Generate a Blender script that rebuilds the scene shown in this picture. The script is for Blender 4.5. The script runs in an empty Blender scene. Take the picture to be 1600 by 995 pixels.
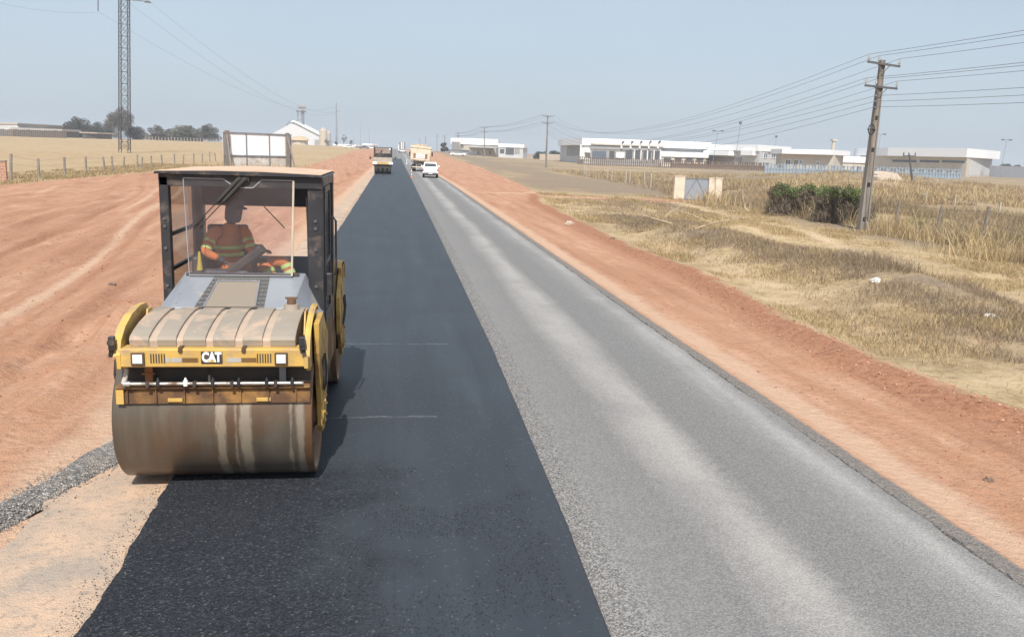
import bpy, math, random
import numpy as np
from mathutils import Vector, Matrix, noise as mnoise
random.seed(7); rng = np.random.default_rng(7)
SC = bpy.context.scene
COL = SC.collection
R = math.radians

# ------------------------------------------------------------------ camera
CAM_H, FPX = 3.3, 1350.0
YAW, PITCH, ROLL = 0.1396242, 0.1899714, R(1.79)
fw = Vector((math.sin(YAW)*math.cos(PITCH), math.cos(YAW)*math.cos(PITCH), -math.sin(PITCH)))
r0 = Vector((math.cos(YAW), -math.sin(YAW), 0)); u0 = r0.cross(fw)
rt = r0*math.cos(ROLL)+u0*math.sin(ROLL); up = -r0*math.sin(ROLL)+u0*math.cos(ROLL)
cd = bpy.data.cameras.new('camera'); cam = bpy.data.objects.new('camera', cd); COL.objects.link(cam)
cam.matrix_world = Matrix(((rt.x, up.x, -fw.x, 0), (rt.y, up.y, -fw.y, 0), (rt.z, up.z, -fw.z, CAM_H), (0, 0, 0, 1)))
cd.sensor_width = 36; cd.lens = FPX/1600*36; cd.clip_end = 9000; cd.clip_start = .1
SC.camera = cam
# ------------------------------------------------------------------ light
SUN_EL, SUN_AZ = R(48), R(186.5)        # azimuth measured clockwise from +Y: the sun stands behind the camera
w = bpy.data.worlds.new('World'); SC.world = w; w.use_nodes = True
nt = w.node_tree; bg = nt.nodes['Background']
sky = nt.nodes.new('ShaderNodeTexSky'); sky.sky_type = 'NISHITA'; sky.sun_disc = False
sky.sun_elevation = SUN_EL; sky.sun_rotation = SUN_AZ; sky.air_density = 1.0; sky.dust_density = 2.6; sky.ozone_density = 2.0
# dusty, milky air: the clear-sky model is veiled by an even pale layer
veil = nt.nodes.new('ShaderNodeMix'); veil.data_type = 'RGBA'; tc_ = nt.nodes.new('ShaderNodeTexCoord'); mp_ = nt.nodes.new('ShaderNodeMapping'); mp_.inputs['Scale'].default_value = (1, 1, 3.5); nt.links.new(tc_.outputs['Generated'], mp_.inputs[0])
hn = nt.nodes.new('ShaderNodeTexNoise'); hn.inputs['Scale'].default_value = 2.2; hn.inputs['Detail'].default_value = 3; nt.links.new(mp_.outputs[0], hn.inputs['Vector'])
mr_ = nt.nodes.new('ShaderNodeMapRange'); mr_.inputs[1].default_value = .3; mr_.inputs[2].default_value = .7; mr_.inputs[3].default_value = .62; mr_.inputs[4].default_value = .78
nt.links.new(hn.outputs[0], mr_.inputs[0]); nt.links.new(mr_.outputs[0], veil.inputs[0])
veil.inputs[7].default_value = (4.9, 5.75, 6.6, 1)
nt.links.new(sky.outputs[0], veil.inputs[6]); nt.links.new(veil.outputs[2], bg.inputs[0]); bg.inputs[1].default_value = 0.115
sl = bpy.data.lights.new('sun', 'SUN'); sl.energy = 5.0; sl.angle = R(.6); sl.color = (1, .95, .88)
sun = bpy.data.objects.new('sun', sl); COL.objects.link(sun)
sd = Vector((math.sin(SUN_AZ)*math.cos(SUN_EL), math.cos(SUN_AZ)*math.cos(SUN_EL), math.sin(SUN_EL)))
sun.rotation_euler = sd.to_track_quat('Z', 'Y').to_euler(); sun.location = sd*60
SC.view_settings.view_transform = 'Standard'; SC.view_settings.look = 'None'
SC.view_settings.exposure = 0.14; SC.view_settings.gamma = 1
SC.view_settings.use_curve_mapping = False
SC.render.engine = 'CYCLES'
SC.cycles.transparent_max_bounces = 16

def at(px, py, Y):
    """world x, z of the point that the photograph shows at (px, py), at distance Y along the road"""
    d = rt*((px-800)/FPX)+up*((497.5-py)/FPX)+fw
    t = Y/d.y
    return d.x*t, CAM_H+d.z*t
def ax(px, Y, py=240): return at(px, py, Y)[0]

# ------------------------------------------------------------------ terrain functions
_h = rng.random((256, 256))
def vnoise(x, y, s=0):
    x = np.asarray(x, float)+s*17.31; y = np.asarray(y, float)+s*9.77
    xi = np.floor(x).astype(int); yi = np.floor(y).astype(int); fx = x-xi; fy = y-yi
    fx = fx*fx*(3-2*fx); fy = fy*fy*(3-2*fy)
    a = _h[xi & 255, yi & 255]; b = _h[(xi+1) & 255, yi & 255]; c = _h[xi & 255, (yi+1) & 255]; d = _h[(xi+1) & 255, (yi+1) & 255]
    return (a*(1-fx)+b*fx)*(1-fy)+(c*(1-fx)+d*fx)*fy
def fbm(x, y, s=0, o=4):
    v = 0; a = .5; f = 1
    for k in range(o):
        v = v+a*vnoise(x*f, y*f, s+k); a *= .5; f *= 2.03
    return v
def ss(a, b, x):
    t = np.clip((np.asarray(x, float)-a)/(b-a), 0, 1); return t*t*(3-2*t)
def rise(x, y): return 2.7*ss(130, 470, y)*(1-.75*ss(14, 60, x))+1.0*ss(90, 420, y)*ss(-15, -60, x)
SEAM = ([0, 5.35, 7.26, 14.5, 31, 110, 250, 4000], [1.46, 1.49, 1.55, 1.66, 1.73, 1.99, 2.1, 2.1])
EDGE = ([0, 17, 91, 4000], [5.02, 5.03, 5.55, 5.6])
GR = ([0, 8, 10.5, 13, 17, 24.3, 30, 45, 60, 68, 88, 178, 4000], [8.6, 9.0, 8.72, 8.36, 8.4, 9.1, 8.9, 9.5, 10.2, 11.5, 13.2, 17.5, 19])
GL = ([0, 60, 100, 124, 300, 4000], [-26.4, -26.6, -26.2, -14.2, -15.5, -16])
def f1(t, y): return np.interp(y, t[0], t[1])
def pdist(x, y, P):
    """distance to a polyline"""
    best = np.full(np.shape(x), 1e9)
    for (ax_, ay), (bx, by) in zip(P[:-1], P[1:]):
        t = np.clip(((x-ax_)*(bx-ax_)+(y-ay)*(by-ay))/((bx-ax_)**2+(by-ay)**2), 0, 1)
        best = np.minimum(best, np.hypot(x-ax_-t*(bx-ax_), y-ay-t*(by-ay)))
    return best
PATH = [(14.5, 8), (16.2, 20.2), (17.6, 28.3), (20.4, 41.7), (20.9, 52), (21.5, 66)]
SIDE = [(8, 74), (11, 74), (17, 70.5), (24.6, 68.5), (30, 68)]
MOUNDS = [(13.0, 33, 1.9, 8, .6), (14.4, 23.5, 1.6, 4.5, .5), (16.8, 42, 2.6, 5, .35), (46, 92, 9, 16, .9), (62, 105, 12, 14, 1.2), (80, 140, 14, 20, 1.8), (33, 60, 6, 9, .3)]
def ter(x, y):
    x = np.asarray(x, float); y = np.asarray(y, float)
    z = rise(x, y)-.075
    e = f1(EDGE, y); g = f1(GR, y); gl = f1(GL, y)
    # right shoulder, berm and verge
    z = z-.07*ss(.1, 1.0, x-e)*(1-ss(0, 3, x-g))
    bn = fbm(x*1.1, y*.5, 3)
    z = z+(.10+.30*(bn-.3))*np.exp(-((x-g+.25)/.55)**2)*(x > e+.6)
    r_in = ss(.2, 1.2, x-e)*(1-ss(-.2, .2, x-g))
    z = z+r_in*(.05*(fbm(x*2.2, y*.16, 5)-.5)+.03*(fbm(x*5, y*5, 6)-.5))
    gm = ss(-.1, 1.5, x-g)
    z = z+gm*(-.12+.30*(fbm(x*.28, y*.2, 8)-.45)+.10*(fbm(x*1.3, y*1.3, 9)-.5))
    for (mx, my, sx, sy, hh) in MOUNDS:
        z = z+hh*np.exp(-((x-mx)/sx)**2-((y-my)/sy)**2)
    # left haul ground with wheel ruts
    l = ss(.3, 1.4, -3.2-x); lr = l*ss(-.4, .4, x-gl)
    u = x+.05*y+.0014*np.clip(y-8, 0, 90)**2+.9*np.sin(y*.045+x*.08)
    rut = np.abs(fbm(u*1.25, y*.035, 11, 3)-.5)*2
    z = z+lr*(.30*(.35-rut)*ss(.0, .4, -4.2-x)+.16*(fbm(u*3.1, y*.10, 12, 3)-.5)+.035*(fbm(x*4.5, y*4.5, 13)-.5))
    z = z+lr*.55*np.exp(-((x+5.3+.6*np.sin(y*.2))/.6)**2)*(fbm(x*.8, y*.5, 15)-.35)*ss(7.5, 12, y)
    z = z+(1-ss(-1.5, 1.5, x-gl))*(x < 0)*(.12+.22*(fbm(x*.12, y*.12, 14)-.5)+.06*(fbm(x*.9, y*.9, 16)-.5))
    return z
def gz(x, y): return float(ter(np.array([x]), np.array([y]))[0])
def gp(px, py):
    """the spot of ground that the photograph shows at (px, py)"""
    d = rt*((px-800)/FPX)+up*((497.5-py)/FPX)+fw
    ts = 3.0*1.003**np.arange(2250)
    X_, Y_, Z_ = d.x*ts, d.y*ts, CAM_H+d.z*ts
    k = np.nonzero(Z_ <= ter(X_, Y_))[0]; k = k[0] if len(k) else len(ts)-1
    return (float(X_[k]), float(Y_[k]), gz(X_[k], Y_[k]))

# ------------------------------------------------------------------ materials
def new_mat(name):
    m = bpy.data.materials.new(name); m.use_nodes = True
    n = m.node_tree.nodes; return m, m.node_tree, n['Principled BSDF']
def N(t, typ, **kw):
    n = t.nodes.new(typ)
    for k, v in kw.items():
        if k.startswith('i_'):
            key = k[2:]; key = int(key) if key.isdigit() else key.replace('_', ' ')
            n.inputs[key].default_value = v
        else: setattr(n, k, v)
    return n
def ramp(t, fac, stops, interp='LINEAR'):
    r = t.nodes.new('ShaderNodeValToRGB'); r.color_ramp.interpolation = interp
    e = r.color_ramp.elements
    while len(e) < len(stops): e.new(.5)
    for k, (p, c) in enumerate(stops):
        e[k].position = p
        e[k].color = (c[0], c[1], c[2], 1) if hasattr(c, '__len__') else (c, c, c, 1)
    t.links.new(fac, r.inputs[0]); return r.outputs[0]
def mixc(t, fac, a, b, mode='MIX'):
    n = t.nodes.new('ShaderNodeMix'); n.data_type = 'RGBA'; n.blend_type = mode
    for s, v in ((0, fac), (6, a), (7, b)):
        if isinstance(v, (int, float)): n.inputs[s].default_value = v
        elif isinstance(v, tuple): n.inputs[s].default_value = (v[0], v[1], v[2], 1)
        else: t.links.new(v, n.inputs[s])
    return n.outputs[2]
def mth(t, op, a, b=None, clamp=False):
    n = t.nodes.new('ShaderNodeMath'); n.operation = op; n.use_clamp = clamp
    for s, v in ((0, a), (1, b)):
        if v is None: continue
        if isinstance(v, (int, float)): n.inputs[s].default_value = v
        else: t.links.new(v, n.inputs[s])
    return n.outputs[0]
def nz(t, co, scale, detail=4, rough=.55, dist=0, sc3=None):
    if sc3:
        mp = N(t, 'ShaderNodeMapping'); mp.inputs['Scale'].default_value = sc3
        t.links.new(co, mp.inputs[0]); co = mp.outputs[0]
    n = N(t, 'ShaderNodeTexNoise', i_Scale=scale, i_Detail=detail, i_Roughness=rough, i_Distortion=dist)
    t.links.new(co, n.inputs['Vector']); return n.outputs[0]
def bump(t, bs, h, strength=.3, dist=.02):
    b = N(t, 'ShaderNodeBump', i_Strength=strength, i_Distance=dist)
    t.links.new(h, b.inputs['Height']); t.links.new(b.outputs[0], bs.inputs['Normal'])

_mc = {}
def pm(name, c, rough=.6, metal=0, c2=None, scale=3, dirt=None, damt=.5, dscale=2.5, bmp=.1, bscale=40, spec=.5, sc3=None):
    """painted / plain surface with uneven tone, dust or rust patches and a fine bump"""
    if name in _mc: return _mc[name]
    m, t, b = new_mat(name); co = N(t, 'ShaderNodeTexCoord').outputs['Object']
    if c2 is None: c2 = tuple(v*.72 for v in c)
    col = mixc(t, ramp(t, nz(t, co, scale, 5, sc3=sc3), [(.35, 0), (.7, 1)]), c, c2)
    if dirt:
        f = ramp(t, nz(t, co, dscale, 7, .62, .3), [(.62-.35*damt, 0), (.78-.25*damt, 1)])
        col = mixc(t, f, col, dirt)
        t.links.new(mth(t, 'ADD', mth(t, 'MULTIPLY', f, .85-rough), rough), b.inputs['Roughness'])
    else: b.inputs['Roughness'].default_value = rough
    t.links.new(col, b.inputs['Base Color']); b.inputs['Metallic'].default_value = metal
    b.inputs['Specular IOR Level'].default_value = spec
    if bmp: bump(t, b, nz(t, co, bscale, 3), bmp, .01)
    _mc[name] = m; return m
def glass_mat(name, tint, refl=.07, veil=0):
    m, t, b = new_mat(name); t.nodes.remove(b); out = t.nodes['Material Output']
    tr = N(t, 'ShaderNodeBsdfTransparent'); tr.inputs[0].default_value = (*tint, 1)
    gl = N(t, 'ShaderNodeBsdfGlossy', i_Roughness=.04)
    df = N(t, 'ShaderNodeBsdfDiffuse'); df.inputs[0].default_value = (.42, .46, .56, 1)  # bluish film painted in for the sky reflected by the glass
    co = N(t, 'ShaderNodeTexCoord').outputs['Object']
    m1 = N(t, 'ShaderNodeMixShader'); m2 = N(t, 'ShaderNodeMixShader')
    t.links.new(ramp(t, nz(t, co, 2.2, 5), [(.3, veil*.5), (.75, veil*1.5)]), m1.inputs[0])
    t.links.new(tr.outputs[0], m1.inputs[1]); t.links.new(df.outputs[0], m1.inputs[2])
    fr = N(t, 'ShaderNodeFresnel', i_IOR=1.45); t.links.new(mth(t, 'MINIMUM', mth(t, 'ADD', fr.outputs[0], refl-.04, True), .16), m2.inputs[0])
    t.links.new(m1.outputs[0], m2.inputs[1]); t.links.new(gl.outputs[0], m2.inputs[2]); t.links.new(m2.outputs[0], out.inputs[0])
    return m

# ------------------------------------------------------------------ mesh builders
class MB:
    def __init__(s): s.v = []; s.f = []; s.sm = []
    def add(s, vs, fs, smooth=False):
        o = len(s.v); s.v += [tuple(p) for p in vs]; s.f += [tuple(i+o for i in f) for f in fs]; s.sm += [smooth]*len(fs); return s
    def box(s, x0, x1, y0, y1, z0, z1, M=None):
        vs = [Vector(p) for p in ((x0, y0, z0), (x1, y0, z0), (x1, y1, z0), (x0, y1, z0), (x0, y0, z1), (x1, y0, z1), (x1, y1, z1), (x0, y1, z1))]
        if M: vs = [M @ p for p in vs]
        return s.add(vs, [(0, 3, 2, 1), (4, 5, 6, 7), (0, 1, 5, 4), (1, 2, 6, 5), (2, 3, 7, 6), (3, 0, 4, 7)])
    def bar(s, p, q, wd, th=None, upv=(0, 0, 1)):
        p = Vector(p); q = Vector(q); th = th or wd; d = (q-p); L = d.length; d.normalize()
        u = Vector(upv)
        if abs(d.dot(u)) > .95: u = Vector((0, 1, 0))
        a = d.cross(u).normalized(); b = a.cross(d)
        vs = [c+a*(i*wd/2)+b*(j*th/2) for c in (p, q) for i, j in ((-1, -1), (1, -1), (1, 1), (-1, 1))]
        return s.add(vs, [(0, 1, 2, 3), (7, 6, 5, 4), (0, 4, 5, 1), (1, 5, 6, 2), (2, 6, 7, 3), (3, 7, 4, 0)])
    def cyl(s, p, q, r, r1=None, n=16, cap=True):
        p = Vector(p); q = Vector(q); r1 = r if r1 is None else r1; d = (q-p).normalized()
        u = Vector((0, 0, 1)) if abs(d.z) < .95 else Vector((1, 0, 0))
        a = d.cross(u).normalized(); b = a.cross(d)
        vs = [c+(a*math.cos(k*2*math.pi/n)+b*math.sin(k*2*math.pi/n))*rr for c, rr in ((p, r), (q, r1)) for k in range(n)]
        s.add(vs, [(k, (k+1) % n, n+(k+1) % n, n+k) for k in range(n)], True)
        if cap: s.add(vs, [tuple(range(n))[::-1], tuple(range(n, 2*n))])
        return s
    def tube(s, pts, r, n=8):
        pts = [Vector(p) for p in pts]; rr = r if hasattr(r, '__len__') else [r]*len(pts)
        vs = []; fs = []
        for k, p in enumerate(pts):
            d = (pts[min(k+1, len(pts)-1)]-pts[max(k-1, 0)]).normalized()
            u = Vector((0, 0, 1)) if abs(d.z) < .9 else Vector((0, 1, 0))
            a = d.cross(u).normalized(); b = a.cross(d)
            vs += [p+(a*math.cos(j*2*math.pi/n)+b*math.sin(j*2*math.pi/n))*rr[k] for j in range(n)]
            if k: fs += [((k-1)*n+j, (k-1)*n+(j+1) % n, k*n+(j+1) % n, k*n+j) for j in range(n)]
        s.add(vs, fs, True)
        L = len(pts)-1
        s.add(vs[:n]+vs[L*n:], [tuple(range(n))[::-1], tuple(range(n, 2*n))]); return s
    def prism(s, poly, axis, a, b):
        """poly in the plane across axis ('x': (y,z), 'y': (x,z), 'z': (x,y)), extruded from a to b"""
        def P(u, v, w): return {'x': (w, u, v), 'y': (u, w, v), 'z': (u, v, w)}[axis]
        n = len(poly); vs = [P(u, v, a) for u, v in poly]+[P(u, v, b) for u, v in poly]
        return s.add(vs, [tuple(range(n))[::-1], tuple(range(n, 2*n))]+[(k, (k+1) % n, n+(k+1) % n, n+k) for k in range(n)])
    def lathe(s, prof, c=(0, 0, 0), axis='z', n=24):
        """prof: list of (radius, height)"""
        vs = []
        for r, h in prof:
            for k in range(n):
                a = k*2*math.pi/n; x, y = r*math.cos(a), r*math.sin(a)
                p = (x, y, h) if axis == 'z' else (h, x, y) if axis == 'x' else (x, h, y)
                vs.append((p[0]+c[0], p[1]+c[1], p[2]+c[2]))
        fs = [(j*n+k, j*n+(k+1) % n, (j+1)*n+(k+1) % n, (j+1)*n+k) for j in range(len(prof)-1) for k in range(n)]
        return s.add(vs, fs, True)
    def build(s, name, mat, parent=None, bevel=0, seg=2, loc=None):
        me = bpy.data.meshes.new(name); me.from_pydata(s.v, [], s.f); me.validate()
        if len(me.polygons) == len(s.sm): me.polygons.foreach_set('use_smooth', s.sm)
        import bmesh
        bm = bmesh.new(); bm.from_mesh(me); bmesh.ops.recalc_face_normals(bm, faces=bm.faces); bm.to_mesh(me); bm.free()
        me.materials.append(mat); o = bpy.data.objects.new(name, me); COL.objects.link(o)
        if parent: o.parent = parent
        if loc: o.location = loc
        if bevel:
            md = o.modifiers.new('bevel', 'BEVEL'); md.width = bevel; md.segments = seg; md.limit_method = 'ANGLE'; md.angle_limit = R(50)
            md.harden_normals = False
        return o
def np_mesh(name, V, Fq, mat, smooth=False, attrs=None, parent=None, colors=None):
    """V (n,3), Fq (m,k) arrays"""
    me = bpy.data.meshes.new(name); k = Fq.shape[1]
    me.vertices.add(len(V)); me.vertices.foreach_set('co', V.astype(np.float32).ravel())
    me.loops.add(Fq.size); me.loops.foreach_set('vertex_index', Fq.astype(np.int32).ravel())
    me.polygons.add(len(Fq)); me.polygons.foreach_set('loop_start', np.arange(0, Fq.size, k, dtype=np.int32))
    me.polygons.foreach_set('loop_total', np.full(len(Fq), k, np.int32))
    me.polygons.foreach_set('use_smooth', np.full(len(Fq), smooth))
    me.update(calc_edges=True)
    for an, av in (attrs or {}).items():
        a = me.attributes.new(an, 'FLOAT', 'POINT'); a.data.foreach_set('value', av.astype(np.float32))
    if colors is not None:
        a = me.attributes.new('tone', 'FLOAT_COLOR', 'POINT')
        c4 = np.concatenate([colors, np.ones((len(colors), 1))], 1); a.data.foreach_set('color', c4.astype(np.float32).ravel())
    me.materials.append(mat); o = bpy.data.objects.new(name, me); COL.objects.link(o)
    if parent: o.parent = parent
    return o
def tag(o, label=None, cat=None, group=None, kind=None):
    if label: o['label'] = label
    if cat: o['category'] = cat
    if group: o['group'] = group
    if kind: o['kind'] = kind
    return o
def thing(name, label, cat, loc=(0, 0, 0), rz=0, group=None):
    o = bpy.data.objects.new(name, None); COL.objects.link(o); o.location = loc; o.rotation_euler = (0, 0, rz); o.empty_display_size = .2
    return tag(o, label, cat, group)
def dup(root, loc, rz=0, label=None):
    bpy.context.view_layer.update
    r = root.copy(); COL.objects.link(r); r.location = loc; r.rotation_euler = (0, 0, rz)
    if label: r['label'] = label
    for ch in list(root.children):
        c = ch.copy(); COL.objects.link(c); c.parent = r
        for g in list(ch.children):
            d = g.copy(); COL.objects.link(d); d.parent = c
    return r

# common materials
YEL = pm('yellow_paint', (.60, .39, .10), .5, c2=(.50, .31, .075), dirt=(.36, .25, .15), damt=.42, dscale=4, bmp=.05)
YELR = pm('rusty_yellow_paint', (.40, .21, .055), .65, c2=(.21, .105, .04), scale=5, dirt=(.11, .058, .03), damt=.85, dscale=3.5, bmp=.15)
BLK = pm('black_paint', (.02, .021, .025), .42, c2=(.035, .035, .04), dirt=(.14, .10, .075), damt=.25, dscale=5, bmp=.05)
RUB = pm('black_rubber', (.025, .025, .026), .8, c2=(.05, .045, .04), bmp=.1)
DRK = pm('dark_machinery', (.03, .03, .032), .6, c2=(.07, .055, .04), bmp=.15)
GRY = pm('grey_hood_paint', (.235, .25, .28), .45, c2=(.20, .215, .245), dirt=(.40, .33, .27), damt=.12, dscale=3, bmp=.03)
TANP = pm('dusty_tank_plastic', (.27, .235, .195), .75, c2=(.325, .275, .22), scale=1.6, dirt=(.60, .40, .28), damt=.28, dscale=2, bmp=.12)
STL = pm('silver_pipe', (.50, .49, .47), .4, .4, dirt=(.20, .13, .08), damt=.45, dscale=9, bmp=0)
WHT = pm('white_paint', (.80, .80, .79), .4, c2=(.74, .73, .70), bmp=0)
CONC = pm('weathered_concrete', (.27, .24, .21), .85, c2=(.17, .15, .135), scale=2, bmp=.3, bscale=25, sc3=(1, 1, .3))
WOOD = pm('weathered_wood', (.25, .21, .18), .9, c2=(.14, .12, .10), scale=4, bmp=.4, sc3=(3, 3, .5))
GALV = pm('galvanised_steel', (.33, .34, .36), .45, .5, c2=(.24, .25, .27), bmp=0)
DSTL = pm('dark_steel', (.13, .13, .14), .55, .3, bmp=0)
WIRE = pm('cable_metal', (.10, .10, .105), .6, 0, bmp=0)

# ================================================================== GROUND
def ground_material():
    m, t, b = new_mat('ground_soil_and_grass')
    geo = N(t, 'ShaderNodeNewGeometry').outputs['Position']
    A = lambda n: N(t, 'ShaderNodeAttribute', attribute_name=n).outputs['Fac']
    big = nz(t, geo, .09, 6, .6); mid = nz(t, geo, .9, 6, .65, .4); fine = nz(t, geo, 9, 5, .65); vf = nz(t, geo, 45, 4, .6)
    strk = nz(t, geo, 1.5, 7, .68, .35, sc3=(1.0, .07, 1))
    # red soil
    red = ramp(t, strk, [(.30, (.33, .165, .100)), (.46, (.435, .238, .150)), (.58, (.50, .29, .19)), (.75, (.60, .385, .27))])
    red = mixc(t, ramp(t, mid, [(.42, 0), (.62, .8)]), red, (.43, .225, .135))
    red = mixc(t, ramp(t, fine, [(.30, .55), (.48, 0)]), red, (.30, .15, .095))
    red = mixc(t, ramp(t, vf, [(.62, 0), (.75, .45)]), red, (.60, .38, .26))
    red = mixc(t, ramp(t, mth(t, 'ADD', A('tan'), mth(t, 'MULTIPLY', mth(t, 'SUBTRACT', mid, .5), 1.1)), [(.35, 0), (.75, .9)]), red,
               mixc(t, fine, (.50, .32, .215), (.60, .42, .30)))
    red = mixc(t, ramp(t, mth(t, 'ADD', A('grey'), mth(t, 'MULTIPLY', mth(t, 'SUBTRACT', mid, .5), .7)), [(.4, 0), (.7, 1)]), red,
               mixc(t, ramp(t, vf, [(.35, 0), (.65, 1)]), (.13, .12, .115), (.30, .265, .235)))
    red = mixc(t, ramp(t, A('berm'), [(.2, 0), (.9, .8)]), red, mixc(t, ramp(t, fine, [(.35, 0), (.6, 1)]), (.24, .105, .06), (.37, .18, .105)))
    # dry grass
    gs = nz(t, geo, 5, 6, .7, .6)
    gr = ramp(t, gs, [(.30, (.20, .140, .075)), (.45, (.35, .255, .135)), (.56, (.47, .355, .20)), (.72, (.57, .45, .27))])
    gr = mixc(t, ramp(t, big, [(.38, .55), (.58, 0)]), gr, (.27, .195, .125))
    gr = mixc(t, ramp(t, mth(t, 'ADD', A('brown'), mth(t, 'MULTIPLY', mth(t, 'SUBTRACT', mid, .5), 1.3)), [(.35, 0), (.8, .85)]), gr,
              mixc(t, ramp(t, gs, [(.35, 0), (.65, 1)]), (.17, .13, .095), (.31, .24, .18)))
    gr = mixc(t, mth(t, 'MULTIPLY', ramp(t, nz(t, geo, .45, 6, .65, .4), [(.44, 0), (.62, .8)]), mth(t, 'SUBTRACT', 1.0, mth(t, 'MULTIPLY', A('brown'), 1.3), True), True), gr, mixc(t, mid, (.47, .34, .20), (.60, .47, .31)))
    gr = mixc(t, ramp(t, nz(t, geo, .6, 5, .65, .2), [(.60, 0), (.70, .6)]), gr, (.42, .24, .15))
    fld = ramp(t, nz(t, geo, 1.3, 6, .7, .3, sc3=(.5, 1, 1)), [(.32, (.24, .155, .08)), (.48, (.38, .265, .15)), (.56, (.44, .32, .19)), (.7, (.54, .41, .26))])
    fld = mixc(t, ramp(t, nz(t, geo, .03, 5, .6), [(.4, 0), (.62, .55)]), fld, (.43, .33, .20))
    gr = mixc(t, A('field'), gr, fld)
    pth = mixc(t, ramp(t, mid, [(.3, 0), (.7, 1)]), (.46, .31, .19), (.60, .47, .31))
    gr = mixc(t, ramp(t, mth(t, 'ADD', A('path'), mth(t, 'MULTIPLY', mth(t, 'SUBTRACT', mid, .5), .9)), [(.35, 0), (.75, .9)]), gr, pth)
    # border red / grass
    jit = mth(t, 'ADD', mth(t, 'MULTIPLY', mth(t, 'SUBTRACT', nz(t, geo, 1.1, 6, .7), .5), 1.7), mth(t, 'MULTIPLY', mth(t, 'SUBTRACT', fine, .5), .35))
    f = mth(t, 'ADD', mth(t, 'MULTIPLY', mth(t, 'ADD', A('red'), jit), 3.0), .5, True)
    col = mixc(t, f, gr, red)
    t.links.new(col, b.inputs['Base Color']); b.inputs['Roughness'].default_value = .95; b.inputs['Specular IOR Level'].default_value = .15
    h = mth(t, 'ADD', mth(t, 'MULTIPLY', fine, .6), mth(t, 'ADD', mth(t, 'MULTIPLY', mid, 1.2), mth(t, 'MULTIPLY', vf, .25)))
    bump(t, b, h, .9, .09)
    return m
def axis(lo, hi, c0, c1, dmin, g):
    xs = [c0]
    while xs[-1] < c1: xs.append(xs[-1]+dmin)
    d = dmin
    while xs[-1] < hi: d = max(dmin, g*(xs[-1]-c1)+dmin); xs.append(xs[-1]+d)
    d = dmin; left = [c0]
    while left[-1] > lo: d = max(dmin, g*(c0-left[-1])+dmin); left.append(left[-1]-d)
    return np.array(left[:0:-1]+xs)
gx = axis(-3000, 3200, -15, 14, .11, .022)
ys = [2.0]
while ys[-1] < 3600: ys.append(ys[-1]+max(.10, .0085*ys[-1]))
gy = np.array([-400, -120, -40, -12, -4, -1]+ys)
X, Y = np.meshgrid(gx, gy); Z = ter(X, Y)
inside = (X > -2.95) & (X < f1(EDGE, Y)-.12); Z = np.where(inside, rise(X, Y)-.12, Z)
V = np.stack([X.ravel(), Y.ravel(), Z.ravel()], 1)
nx_, ny_ = len(gx), len(gy)
I = np.arange(nx_*ny_).reshape(ny_, nx_)
Fq = np.stack([I[:-1, :-1].ravel(), I[:-1, 1:].ravel(), I[1:, 1:].ravel(), I[1:, :-1].ravel()], 1)
x_, y_ = V[:, 0], V[:, 1]
u_ = x_+.05*y_+.0014*np.clip(y_-8, 0, 90)**2+.9*np.sin(y_*.045+x_*.08); trk = 0*x_
for uu, ph, st in ((-4.6, 0, .7), (-6.3, 2, 1), (-8.0, 3, .9), (-9.9, 5, .7), (-11.2, 7, 1), (-13.1, 9, .8), (-15.4, 11, 1), (-17.0, 12, .8), (-19.2, 14, 1), (-21, 15, .9), (-23, 16, .7)):
    pass; cu_ = uu+.5*np.sin(y_*.06+ph)+.25*np.sin(y_*.17+ph*2); trk = np.maximum(trk, st*np.exp(-((u_-cu_)/.24)**2)*ss(.35, .6, fbm(x_*.1+ph, y_*.06, 61)))
trk *= (x_ < -4); trd = 0*x_
for uu, ph in ((-4.6, 0), (-6.3, 2), (-8.0, 3), (-9.9, 5), (-11.2, 7), (-13.1, 9), (-15.4, 11), (-17.0, 12), (-19.2, 14), (-21, 15)):
    cu_ = uu+.5*np.sin(y_*.06+ph)+.25*np.sin(y_*.17+ph*2)+.52; trd = np.maximum(trd, np.exp(-((u_-cu_)/.20)**2)*ss(.38, .6, fbm(x_*.1+ph, y_*.06, 61)))
trd *= (x_ < -4)
redd = np.where(x_ > 0, np.clip(f1(GR, y_)-x_, -3, 3), np.clip((x_-f1(GL, y_))*.8, -3, 3))
redd = np.maximum(redd, np.where((y_ > 60) & (y_ < 100) & (x_ > 5), np.clip(1.2-pdist(x_, y_, SIDE)*.45, -3, .7), -3))
a_tan = np.exp(-((x_-f1(EDGE, y_)-.70)/.42)**2)*.85+ss(-4.6, -3.2, x_)*(x_ < 0)*.9+.75*np.exp(-((pdist(x_, y_, SIDE))/1.2)**2)*(y_ < 100)+.80*trk
a_grey = ss(.52, .22, x_-f1(EDGE, y_))*(x_ > 0)+ss(-3.35, -3.05, x_)*(x_ < 0)*ss(14, 8, y_)*.6
a_berm_and_shade = np.exp(-((x_-f1(GR, y_)+.45)/.55)**2)*(x_ > 6)*(y_ < 70)+.8*np.exp(-((x_+5.3+.6*np.sin(y_*.2))/.5)**2)*ss(.42, .58, fbm(x_*.6, y_*.25, 62))*ss(9, 12, y_)+.55*ss(.5, .66, fbm(u_*.8, y_*.05, 63))*(x_ < -5.5)+.75*trd  # berm soil tone; left ridge darkened for brown slope and painted bank shadow
BAND = [(13.2, 49), (12.4, 38), (12.9, 30), (14.0, 24.5), (14.2, 20), (13.4, 15)]
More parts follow.
